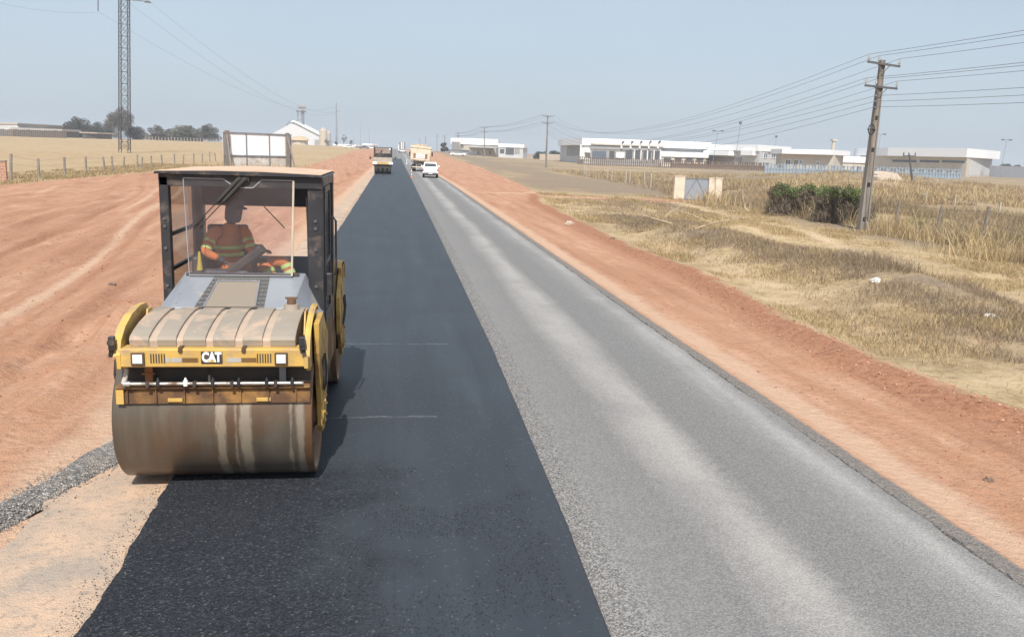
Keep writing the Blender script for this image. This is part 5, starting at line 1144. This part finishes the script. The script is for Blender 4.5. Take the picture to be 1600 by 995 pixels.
tag(MB().cyl((0, 0, 0), (0, 0, 11.5), .8, .7, 10).box(-1, 1, -1, 1, 11.5, 12.2).build('water_tower', WALLB, loc=(ax(1302, 330, 230), 330, 0)), 'small stump tower rising behind the guard house roof', 'tower')
Eh = Hall('white_warehouse', 'large white-topped warehouse at the far right', [(1389, 287), (1512, 252), (1551, 284)], 232.0, 2.75, WALLB, ROOFW, 1.6, 26)
Eh.rect(0, 1394, 1432, 250, 253.5, 'window_band', GLW, .05); Eh.rect(0, 1437, 1468, 250.5, 254, 'window_band', GLW, .05); Eh.rect(0, 1472, 1508, 251, 254.5, 'window_band', GLW, .05)
Eh.rect(1, 1516, 1548, 249, 274, 'side_wall', WALLG, .05)
Fh = Hall('small_white_hall', 'small white-roofed hall behind the slim far poles', [(706, 436), (725, 428), (775, 440)], 215.8, 3.0, WALLB, ROOFW, .8, 25)
Fh.rect(1, 733, 770, 228.5, 231, 'lower_roof', WALLG, 3.5)
for a in (747, 766): Fh.rect(1, a-1.5, a+1.5, 236, 241.5, 'door', pm('brown_door', (.3, .2, .14)), .05)
Fh.rect(0, 711, 722, 222, 236, 'grey_annex', GREYF, 2)
Gc = Hall('open_canopy', 'open white-roofed canopy right of the small white hall', [(779, 428), (817, 430)], 224.5, 1.7, WALLG, ROOFW, .4, 12)
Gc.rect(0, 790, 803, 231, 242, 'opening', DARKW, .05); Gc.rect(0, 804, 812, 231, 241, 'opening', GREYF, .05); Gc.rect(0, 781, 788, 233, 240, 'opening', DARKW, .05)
for lab, c0, c1, yt, mt in (('dark site container left of the white parked car', 701, 719.5, 234, pm('dark_container', (.14, .145, .16), .6)), ('second dark site container behind the white parked car', 720.5, 732, 236.5, pm('grey_container', (.20, .20, .215), .6))):
    q = Hall('site_container', lab, [(c0, 372), (c1, 372)], yt, .25, mt, mt, .05, 3, cat='container'); q.rect(0, c0+2, (c0+c1)/2-.4, yt+2, 246, 'container_door', GREYF, .05); q.rect(0, (c0+c1)/2+.4, c1-2, yt+2, 246, 'container_door', GREYF, .05)
q = Hall('boundary_wall', 'grey boundary wall at the far right edge', [(1549, 268), (1660, 268)], 259, .12, pm('grey_boundary', (.22, .23, .25), .8), GREYF, .05, .3, cat='wall'); q.rect(0, 1553, 1575, 260.5, 279, 'wall_panel', pm('grey_boundary', (.22, .23, .25)), .1)
q = Hall('boundary_wall', 'low pale boundary wall left of the large white hall', [(843, 380), (900, 372)], 242.5, .2, pm('tan_wall', (.50, .42, .33), .9), WALLB, .05, .3, cat='wall')
q = Hall('boundary_wall', 'long low pale wall right of the open canopy', [(700, 470), (860, 470)], 242, .2, pm('tan_wall', (.50, .42, .33)), WALLB, .05, .3, cat='wall')
# yard fences
def yard_fence(name, label, pA, pB, n, hgt, postm, railm, sheet=None, pw=.12):
    (ax_, YA), (bx_, YB) = pA, pB; a = Vector((ax(ax_, YA, 255), YA, 0)); b_ = Vector((ax(bx_, YB, 260), YB, 0)); a.z = gz(a.x, a.y)-.1; root = thing(name, label, 'fence', a)
    dd = b_-a; dd.z = 0
    for k in range(n):
        p = dd*(k/(n-1)); p.z = gz(a.x+p.x, a.y+p.y)-a.z-.1; MB().box(p.x-pw, p.x+pw, p.y-pw, p.y+pw, p.z-.2, p.z+hgt*(.94+.1*rng.random())).build('post', postm, root)
    zb = gz(b_.x, b_.y)-.1-a.z
    for f in (.12, .5, .93): MB().bar(Vector((0, 0, hgt*f)), Vector((dd.x, dd.y, zb+hgt*f)), .12).build('rail', railm, root)
    if sheet:
        for k in range(0, n-1):
            p = dd*(k/(n-1)); q = dd*((k+1)/(n-1)); q = p.lerp(q, .93); p = p.lerp(q, .05); zz = zb*k/(n-1); h0, h1 = (.15, .62+.3*((k*7) % 3 == 0))
            MB().bar(p+Vector((0, .1, zz+hgt*(h0+h1)/2)), q+Vector((0, .1, zz+hgt*(h0+h1)/2)), .04, hgt*(h1-h0), (0, 0, 1)).build('sheet', sheet[k % len(sheet)], root)
    return root
BRN = pm('brown_picket', (.16, .115, .09), .8, bmp=0); BLU = pm('faded_blue_sheet', (.22, .28, .34), .6, c2=(.30, .34, .38), scale=.8, bmp=0); BLU2 = pm('pale_blue_sheet', (.32, .37, .42), .6, bmp=0)
yard_fence('picket_fence', 'dark brown picket fence before the large white hall', (903, 268), (1048, 262), 46, 2.6, BRN, BRN)
yard_fence('picket_fence', 'dark brown picket fence before the white canopy shed', (1049, 262), (1200, 252), 44, 2.6, BRN, BRN, (pm('rusty_brown_sheet', (.24, .17, .13), .8),))
yard_fence('blue_fence', 'faded blue metal fence before the guard house', (1196, 214), (1340, 208), 30, 2.7, BLU, BLU, (BLU2, BLU, BLU2))
yard_fence('blue_fence', 'faded blue metal fence before the warehouse right of the leaning pole', (1341, 208), (1502, 212), 34, 2.7, BLU, BLU, (BLU, BLU2))
# pale concrete culvert block
x0, z0 = at(1386, 292, 117); g = gz(x0, 117)
r_ = thing('concrete_culvert', 'pale concrete culvert block right of the leaning pole', 'culvert', (x0, 117, g))
MB().prism([(-1.9, -.5), (1.9, -.5), (1.9, .75), (1.2, 1.5), (-.9, 1.75), (-1.9, 1.4)], 'y', -.4, 2.5).build('headwall', pm('pale_concrete', (.62, .52, .42), .9, bmp=.1), r_, .03)
MB().prism([(-2.3, -.5), (-1.92, -.5), (-1.92, 1.2), (-2.3, 1.0)], 'y', -1.2, .6).build('wing_wall', pm('pale_concrete', (.62, .52, .42)), r_, .03)

# farm sheds on the left
q = Hall('farm_shed', 'long pale farm shed at the left edge', [(-60, 420), (30, 405), (104, 440)], 192.5, .6, WALLG, pm('dusty_roof', (.55, .47, .38), .7), .6, 16); q.rect(0, -55, 29, 196, 209, 'wall_sheet', WALLG, .05)
for k in range(4): q.rect(1, 36+k*17, 48+k*17, 200, 210, 'opening', GREYF, .05)
q = Hall('farm_shed', 'lower open farm shed in front of the long one', [(24, 398), (98, 402)], 199.5, .9, pm('dark_shed', (.14, .12, .11), .8), pm('grey_sheet_roof', (.42, .39, .35), .6), .8, 10)
for k in range(5): q.rect(0, 27+k*14.5, 28.5+k*14.5, 204, 213, 'column', WOOD, .3)
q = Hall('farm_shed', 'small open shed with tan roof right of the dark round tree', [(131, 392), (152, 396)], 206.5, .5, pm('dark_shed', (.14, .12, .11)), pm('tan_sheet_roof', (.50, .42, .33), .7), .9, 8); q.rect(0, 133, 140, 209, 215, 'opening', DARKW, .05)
# brick gatepost stub at the left edge
p = gp(2, 284); r_ = thing('brick_pier', 'low red brick pier at the left edge by the fence', 'brick pier', p)
bm_, t, b = new_mat('brick_wall'); co = N(t, 'ShaderNodeTexCoord').outputs['Object']; br = N(t, 'ShaderNodeTexBrick', i_Scale=1.0); mp = N(t, 'ShaderNodeMapping'); mp.inputs['Rotation'].default_value = (R(90), 0, 0)
t.links.new(co, mp.inputs[0]); t.links.new(mp.outputs[0], br.inputs['Vector']); br.inputs['Color1'].default_value = (.42, .20, .13, 1); br.inputs['Color2'].default_value = (.36, .17, .11, 1); br.inputs['Mortar'].default_value = (.45, .36, .28, 1)
br.inputs['Brick Width'].default_value = .35; br.inputs['Row Height'].default_value = .2; br.inputs['Mortar Size'].default_value = .02; t.links.new(br.outputs[0], b.inputs['Base Color'])
MB().box(-2.2, .42, -.12, .12, -.2, 1.45).build('brickwork', bm_, r_); MB().box(-2.25, .46, -.16, .16, 1.45, 1.53).build('coping', CONC, r_)

# silo complex
def silos():
    Y = 700.; g = gz(ax(470, Y), Y)
    def P(px, py, Yq=Y): x, z = at(px, py, Yq); return x, z
    xA, zA = P(459, 191); xl, zl = P(414, 215.0); xr, zr = P(505, 214.6); x0 = xA
    r = thing('grain_store', 'huge white gabled grain store behind the billboard', 'building', (x0, Y, g))
    gb = [(xl-x0, 0), (xr-x0, 0), (xr-x0, zr-g), (0, zA-g), (xl-x0, zl-g)]
    MB().prism(gb, 'y', 0, 60).build('wall', pm('white_sheet_wall', (.66, .68, .70), .5, bmp=0), r)
    MB().prism([(0, zA-g+.2), (xr-x0+1.5, zr-g-.6), (xr-x0+1.5, zr-g+.4), (0, zA-g+1.3), (-1.5, zA-g+.9), (-1.5, zA-g-.2)], 'y', -1.5, 61).build('roof', ROOFW, r)
    xq, zq = P(494, 205); MB().box(xq-x0-1, xr-x0+7, -3, -2.2, 0, zr-g-2).build('annex', GREYF, r)
    # conveyor gallery behind
    a = P(472, 192, 760); b_ = P(492, 203, 760); r2 = thing('conveyor_gallery', 'sloping white gallery descending behind the grain store', 'conveyor', (a[0], 760, g))
    MB().prism([(0, a[1]-g-4), (b_[0]-a[0], b_[1]-g-4), (b_[0]-a[0], b_[1]-g), (0, a[1]-g)], 'y', -2, 4).build('gallery', ROOFW, r2); MB().prism([(0, 0), (b_[0]-a[0], 0), (b_[0]-a[0], b_[1]-g-4.1), (0, a[1]-g-4.1)], 'y', -1.5, 3).build('gallery_wall', GREYF, r2)
    # elevator tower
    xt_, zt_ = P(467.5, 160); r3 = thing('elevator_tower', 'tall narrow grain elevator tower above the store roof', 'tower', (xt_, Y+20, g)); Ht = zt_-g
    for dx in (-3.4, 0, 1.4): MB().cyl((dx, 0, 0), (dx, 0, Ht*.84), .45 if dx else .9, n=8).build('tower_leg', GALV, r3)
    MB().box(-4.4, 3.2, -2, 2, Ht*.80, Ht*.82).build('platform', DSTL, r3); MB().box(-3.2, 3.4, -1.6, 1.6, Ht*.90, Ht*.915).build('platform', DSTL, r3)
    for dx in (-1.4, 1.3): MB().box(dx-.7, dx+.7, -.8, .8, Ht*.84, Ht*.95).cyl((dx, 0, Ht*.95), (dx, 0, Ht), .3, n=8).build('elevator_head', pm('tan_metal', (.5, .42, .34), .6), r3)
    for j in range(6): MB().bar((-3.4, 0, Ht*.13*j+6), (1.4, 0, Ht*.13*(j+1)+4), .25).build('brace', DSTL, r3)
    # pipes on the roof
    xp, zp = P(453, 187); r4 = thing('roof_pipes', 'bent pipes standing on the left roof slope of the grain store', 'pipes', (xp, Y+15, zA-6))
    for s in (-1, 0, 1): MB().tube([(s*3-2, 0, 0), (s*3-1.2, 0, 5+s), (s*3+1, 0, 7.5+s*.6), (s*3+3, 0, 6)], .4, 6).build('pipe', GALV, r4)
    # silos
    for k, (px, w_, pt, mt, lab) in enumerate(((505, 12, 199, pm('cream_silo', (.56, .48, .38), .6, bmp=0), 'cream round silo with a tan domed top'), (513, 8, 204, pm('grey_silo', (.45, .45, .45), .6, bmp=0), 'grey round silo half hidden behind the cream silo'))):
        Yk = 660+k*12; x, z = P(px, pt, Yk); rr = w_*Yk/FPX/2; r5 = thing('silo', lab, 'silo', (x, Yk, g)); hh = z-g
        MB().lathe([(rr, 0), (rr, hh*.78)], n=20).build('silo_wall', mt, r5); MB().lathe([(rr*1.04, hh*.78), (rr*.8, hh*.88), (rr*.4, hh*.95), (rr*.15, hh), (.01, hh)], n=20).build('silo_roof', pm('tan_metal', (.5, .42, .34)), r5)
    # round hut with tan dome
    Yk = 560; x, z = P(468, 212.5, Yk); rr = 27*Yk/FPX/2; g2 = gz(x, Yk); r6 = thing('domed_hut', 'round white hut with a wide tan domed roof', 'hut', (x, Yk, g2)); hh = z-g2
    MB().lathe([(rr*.9, 0), (rr*.9, hh*.52)], n=24).build('hut_wall', pm('off_white_wall', (.66, .60, .50), .8, c2=(.4, .33, .26), scale=1.2, bmp=0), r6)
    MB().lathe([(rr*1.12, hh*.50), (rr*.9, hh*.72), (rr*.55, hh*.92), (.01, hh)], n=24).build('hut_roof', pm('straw_dome', (.56, .42, .27), .9, bmp=0), r6)
    # low distant sheds to the right
    for px, w_, pt, lab in ((538, 34, 226.5, 'very low white shed right of the silos'), (574, 14, 226, 'tiny white shed left of the small roller'),):
        q = Hall('distant_shed', lab, [(px-w_/2, 640), (px+w_/2, 640)], pt-1.5, 1.2, WALLG, ROOFW, .3, 8)
silos()

# ================================================================== VEHICLES
TYRE = pm('tyre_rubber', (.02, .02, .021), .8, bmp=0); RIM = pm('wheel_rim', (.35, .35, .36), .4, .6, bmp=0); VGL = pm('vehicle_glass', (.03, .035, .045), .08, bmp=0, spec=.8)
def wheel(parent, x, y, r, w_, axis='x'):
    t_ = MB().lathe([(r*.62, -w_/2), (r*.93, -w_/2), (r, -w_*.36), (r, w_*.36), (r*.93, w_/2), (r*.62, w_/2)], (0, 0, 0), 'x', 28).build('wheel', TYRE, parent, loc=(x, y, r))
    MB().lathe([(.001, -w_*.3), (r*.25, -w_*.42), (r*.6, -w_*.38), (r*.63, 0), (r*.6, w_*.38), (r*.25, w_*.42), (.001, w_*.3)], (0, 0, 0), 'x', 20).build('rim', RIM, t_)
def pickup():
    p = gp(671, 278.2); x = p[0]; Y = 103.8; root = thing('pickup_truck', 'white pickup truck driving away on the grey lane', 'pickup', (x, Y, 0.0), R(-2)); W_ = WHT
    # y=0 rear bumper, forward +y
    MB().prism([(0, .55), (0, 1.12), (1.55, 1.14), (1.58, 1.20), (4.0, 1.18), (4.9, 1.05), (5.2, .9), (5.25, .5), (4.75, .42), (4.65, .75), (4.35, .9), (3.95, .75), (3.85, .42), (1.75, .42), (1.62, .78), (1.25, .92), (.88, .78), (.78, .5)], 'x', -.92, .92).build('body', W_, root, .05)
    cab = MB(); pr = [(1.62, 1.18), (1.85, 1.76), (2.2, 1.82), (3.1, 1.80), (3.95, 1.18)]
    vs = [(sx*(.88 if z < 1.3 else .72), y_, z) for sx in (-1, 1) for y_, z in pr]; n = 5
    cab.add(vs, [(0, 1, 2, 3, 4), (9, 8, 7, 6, 5)]+[(k, k+5, (k+1) % 5+5, (k+1) % 5) for k in range(5)]); cab.build('cab', W_, root, .04)
    MB().add([(-.74, 1.655, 1.27), (.74, 1.655, 1.27), (.63, 1.80, 1.66), (-.63, 1.80, 1.66), (-.74, 1.72, 1.25), (.74, 1.72, 1.25), (.63, 1.86, 1.64), (-.63, 1.86, 1.64)], [(0, 1, 2, 3), (7, 6, 5, 4), (0, 4, 5, 1), (1, 5, 6, 2), (2, 6, 7, 3), (3, 7, 4, 0)]).build('rear_window', VGL, root)
    for s in (-1, 1):
        MB().add([(s*.895, 1.85, 1.24), (s*.895, 3.7, 1.24), (s*.765, 3.1, 1.70), (s*.765, 2.0, 1.70), (s*.85, 1.85, 1.24), (s*.85, 3.7, 1.24), (s*.72, 3.1, 1.70), (s*.72, 2.0, 1.70)], [(0, 1, 2, 3), (7, 6, 5, 4), (0, 4, 5, 1), (1, 5, 6, 2), (2, 6, 7, 3), (3, 7, 4, 0)]).build('side_window', VGL, root)
        MB().box(s*.86-.06, s*.86+.06, -.02, .03, .78, 1.08).build('tail_light', pm('tail_lamp_red', (.35, .05, .04), .3, bmp=0), root, .01)
        MB().box(s*1.02-.10, s*1.02+.10, 3.35, 3.45, 1.2, 1.4).build('mirror', WHT, root, .02)
    MB().box(-.74, .74, -.035, .0, .66, 1.11).build('tailgate', WHT, root, .02); MB().box(-.85, .85, -.16, -.02, .42, .60).build('rear_bumper', DSTL, root, .02); MB().box(-.25, .25, -.175, -.16, .46, .58).build('number_plate', pm('plate_white', (.6, .6, .6)), root)
    MB().box(-.8, .8, .2, 4.8, .32, .5).build('underbody', BLK, root)
    for sx in (-1, 1): wheel(root, sx*.8, 1.25, .37, .25); wheel(root, sx*.8, 4.35, .37, .25)
pickup()
def second_roller():
    p0 = gp(583, 272); p1 = gp(614, 272); x = (p0[0]+p1[0])/2; Y = 113.2; root = thing('tyre_roller', 'distant rubber-tyred roller with black cab and yellow bumper', 'road roller', (x, Y, .045), 0); W_ = 1.12
    for k, xx in enumerate((-.84, -.28, .28, .84)): wheel(root, xx, .55, .5, .44)
    for k, xx in enumerate((-.6, 0, .6)): wheel(root, xx, 4.1, .5, .44)
    MB().box(-1.25, 1.25, .0, 1.2, 1.05, 1.25).box(-1.1, 1.1, .1, 4.5, .75, 1.05).build('chassis', DRK, root, .03)
    MB().box(-1.28, 1.28, -.12, .02, 1.20, 1.50).build('bumper', WHT, root, .02); MB().box(-.75, .75, -.14, -.12, 1.22, 1.49).build('bumper_stripe', YEL, root)
    MB().prism([(0, 1.5), (.05, 1.72), (.9, 2.02), (1.5, 2.08), (1.5, 1.3), (0, 1.3)], 'x', -1.2, 1.2).build('hood', TANP, root, .05)
    for xx in (-1.08, 1.08):
        for yy in (1.55, 3.3): MB().box(xx-.09, xx+.09, yy-.08, yy+.08, 1.25, 3.3).build('cab_post', BLK, root)
    MB().box(-1.2, 1.2, 1.4, 3.45, 3.25, 3.36).build('roof', BLK, root, .02); MB().box(-1.0, 1.0, 1.52, 1.545, 2.05, 3.2).build('windshield', GLS2, root)
    MB().box(-1.0, 1.0, 3.28, 3.33, 1.3, 2.55).build('rear_panel', BLK, root); MB().box(.78, .98, 1.33, 1.42, 3.05, 3.25).build('work_light', LAMP, root)
    MB().box(-.5, .1, 2.5, 3.0, 1.5, 1.9).build('seat', DRK, root); MB().box(-.6, .8, 1.9, 2.05, 1.3, 2.15).build('dashboard', DRK, root, .03)
    for s in (-1, 1): MB().bar((s*1.15, 1.5, 2.05), (s*1.55, 1.3, 1.98), .03).box(s*1.6-.09, s*1.6+.09, 1.26, 1.32, 1.78, 2.15).build('mirror', BLK, root)
    return x, Y
xr_, Yr_ = second_roller()
operator('person', 'dim figure seated in the cab of the distant tyre roller', (0, 0, 0), Matrix.Translation((xr_-.0, Yr_+.75, .30)), detailed=False, shirt=pm('grey_workwear', (.12, .11, .11), .9), hat=CAP)
def tipper():
    Y = 132.; x = ax(656, Y, 266); root = thing('tipper_truck', 'cream tipper truck with a high square body seen from behind', 'truck', (x, Y, gz(3, Y)+.07), R(-3)); CR = pm('cream_truck_paint', (.70, .60, .46), .55, c2=(.60, .50, .38), dirt=(.42, .32, .24), damt=.3, bmp=0); BR = pm('brown_stripe', (.30, .13, .07), .6, bmp=0)
    Mt = Matrix.Translation((0, 0, 1.55)) @ Matrix.Rotation(R(4.5), 4, 'Y')
    MB().prism([(-1.42, 0), (1.42, 0), (1.58, 2.15), (-1.58, 2.15)], 'y', .1, 6.2).build('tipper_body', CR, root, .04).matrix_local = Mt
    o = MB().box(-1.35, 1.35, .02, .10, .12, 1.75).build('tailgate', CR, root, .03); o.matrix_local = Mt
    MB().box(-1.05, 1.05, -.01, .02, .40, 1.10).build('stripe_panel', BR, o); MB().box(-.68, .68, -.03, -.01, .42, 1.08).build('white_board', WHT, o)
    for z_ in (.62, .86): MB().box(-.6, .62, -.04, -.03, z_, z_+.05).build('stripe', BR, o)
    MB().box(-1.55, 1.55, .0, .12, 1.90, 2.2).build('top_rail', CR, root, .02).matrix_local = Mt
    MB().box(-1.1, .9, .6, 5.4, 2.1, 2.45).build('load_cover', pm('tan_tarp', (.50, .38, .26), .9), root, .1).matrix_local = Mt
    MB().box(-.45, .45, .3, 8.6, .75, 1.15).build('chassis', DRK, root, .02); MB().box(-1.2, 1.2, 6.5, 8.8, 1.0, 3.3).build('cab', CR, root, .1)
    for s in (-1, 1):
        for yy in (1.4, 2.75, 7.6): wheel(root, s*.98, yy, .52, .52 if yy < 5 else .32)
        MB().box(s*.98-.33, s*.98+.33, .75, .78, .35, .95).build('mud_flap', BLK, root); MB().bar((s*1.2, 7, 2.5), (s*1.75, 7, 2.6), .04).box(s*1.75-.1, s*1.75+.1, 6.95, 7.05, 2.2, 2.9).build('mirror', BLK, root)
    MB().box(-1.2, 1.2, .25, .35, .62, .75).build('rear_bumper', CR, root); MB().box(-.3, .3, .3, .38, .85, 1.15).build('number_plate', pm('plate_white', (.6, .6, .6)), root)
tipper()
def boxtruck():
    Y = 335.; x = ax(628.5, Y, 238); root = thing('box_truck', 'tiny far truck with a tall ribbed body on the crest of the road', 'truck', (x, Y, gz(x, Y)+.1))
    MB().box(-1.05, 1.05, 0, 6.5, 1.1, 3.9).build('box_body', pm('grey_box', (.30, .30, .31), .6), root, .03)
    for xx in (-.95, -.32, .32, .95): MB().box(xx-.13, xx+.13, -.06, -.003, 1.2, 3.8).build('rib', WHT if abs(xx) < .9 else DSTL, root)
    MB().box(-1.05, 1.05, -.1, .15, .5, .95).build('rear_bumper', WHT, root); MB().box(-1.5, .9, 6.7, 8.4, .8, 2.9).build('cab', WHT, root, .08); MB().box(-.5, .5, 0, 8, .7, 1.08).build('chassis', DRK, root)
    for s in (-1, 1): wheel(root, s*.85, 1.3, .5, .4); wheel(root, s*.95, 7.2, .5, .3)
boxtruck()
def car(px, py, Y, label, rz, col=WHT, L=4.5, cat='car'):
    x, z = at(px, py, Y); root = thing('parked_car', label, cat, (x, Y, gz(x, Y)+.02), rz, 'vehicles parked beside the road')
    MB().prism([(-L/2, .3), (-L/2, .85), (-L*.42, .98), (-L*.2, 1.0), (L*.28, .95), (L*.46, .82), (L/2, .6), (L/2, .3)], 'x', -.86, .86).build('body', col, root, .06)
    MB().prism([(-L*.36, .97), (-L*.24, 1.42), (L*.08, 1.45), (L*.27, .95)], 'x', -.72, .72).build('cabin', VGL, root, .05); MB().box(-.66, .66, -L*.25, L*.08, 1.40, 1.475).build('roof', col, root, .02)
    for s in (-1, 1): wheel(root, s*.76, -L*.3, .32, .22); wheel(root, s*.76, L*.3, .32, .22)
car(715.5, 249, 330, 'white car parked in front of the dark containers', R(80), L=6.0)
for px, rz, lab, c in ((545, 75, 'white vehicle left of the row beyond the red bank', WHT), (569, 80, 'dark vehicle in the middle of the row beyond the red bank', DSTL), (580, 95, 'white vehicle nearest the small roller beyond the red bank', WHT)):
    car(px, 232, 455, lab, R(rz), c, 5.5, 'vehicle')
# channelling post on the lane seam
def delineator(px, py, label):
    p = gp(px, py); r = thing('traffic_post', label, 'traffic post', (p[0], p[1], .0)); OR = pm('traffic_orange', (.75, .20, .05), .5, bmp=0); h = .98 if px > 640 else .98
    MB().lathe([(.2, 0), (.2, .05), (.1, .09)], n=14).build('base', OR, r)
    for k in range(5): MB().cyl((0, 0, .09+k*.2), (0, 0, .09+(k+1)*.2-.002), .055, n=12).build('orange_band' if k % 2 == 0 else 'white_band', OR if k % 2 == 0 else WHT, r)
delineator(643, 279, 'orange and white traffic post between the two lanes')
p = gp(635.5, 257); tag(MB().cyl((0, 0, 0), (0, 0, 1.0), .07, .06, 10).cyl((0, 0, 0), (0, 0, .06), .2, .15, 12).build('marker_post', WHT, loc=(p[0], p[1], .0+gz(3, p[1])+.07)), 'small white marker post left of the tipper truck', 'marker post')
# dead branches lying on the verge
for k, (px, py, L) in enumerate(((1050, 352, 3.0), (1085, 360, 2.6), (1108, 350, 2.2), (1038, 342, 1.8))):
    p = gp(px, py); mb = MB(); a0 = (2.6, .3, 2.2, .9)[k]
    mb.tube([(0, 0, .05), (math.cos(a0)*L*.4, math.sin(a0)*L*.4, .32), (math.cos(a0)*L, math.sin(a0)*L, .55)], [.035, .028, .012], 6)
    for j in range(7):
        f = .2+.11*j; b_ = Vector((math.cos(a0)*L*f, math.sin(a0)*L*f, .1+.45*f)); aa = a0+(.9 if j % 2 else -.9); mb.tube([b_, b_+Vector((math.cos(aa)*.45, math.sin(aa)*.45, .22)), b_+Vector((math.cos(aa)*.9, math.sin(aa)*.9, .2))], [.016, .012, .006], 5)
    tag(mb.build('dead_branch', pm('bleached_branch', (.46, .36, .24), .9), loc=p), ('pale dead branch lying left on the brown scrub', 'pale dead branch in the middle of the brown scrub', 'pale dead branch nearest the gate on the scrub', 'short dead branch at the far end of the scrub')[k], 'branch')
# pale broken stump leaning in the tall grass
p = gp(1172, 333); q = MB().tube([(0, 0, -.1), (-.35, .1, .35), (-.55, .1, .9), (-.6, .1, 1.5)], [.11, .09, .08, .05], 8); tag(q.build('bent_trunk', pm('bleached_branch', (.46, .36, .24)), loc=p), 'pale bent dead trunk left of the green topped bushes', 'dead trunk')
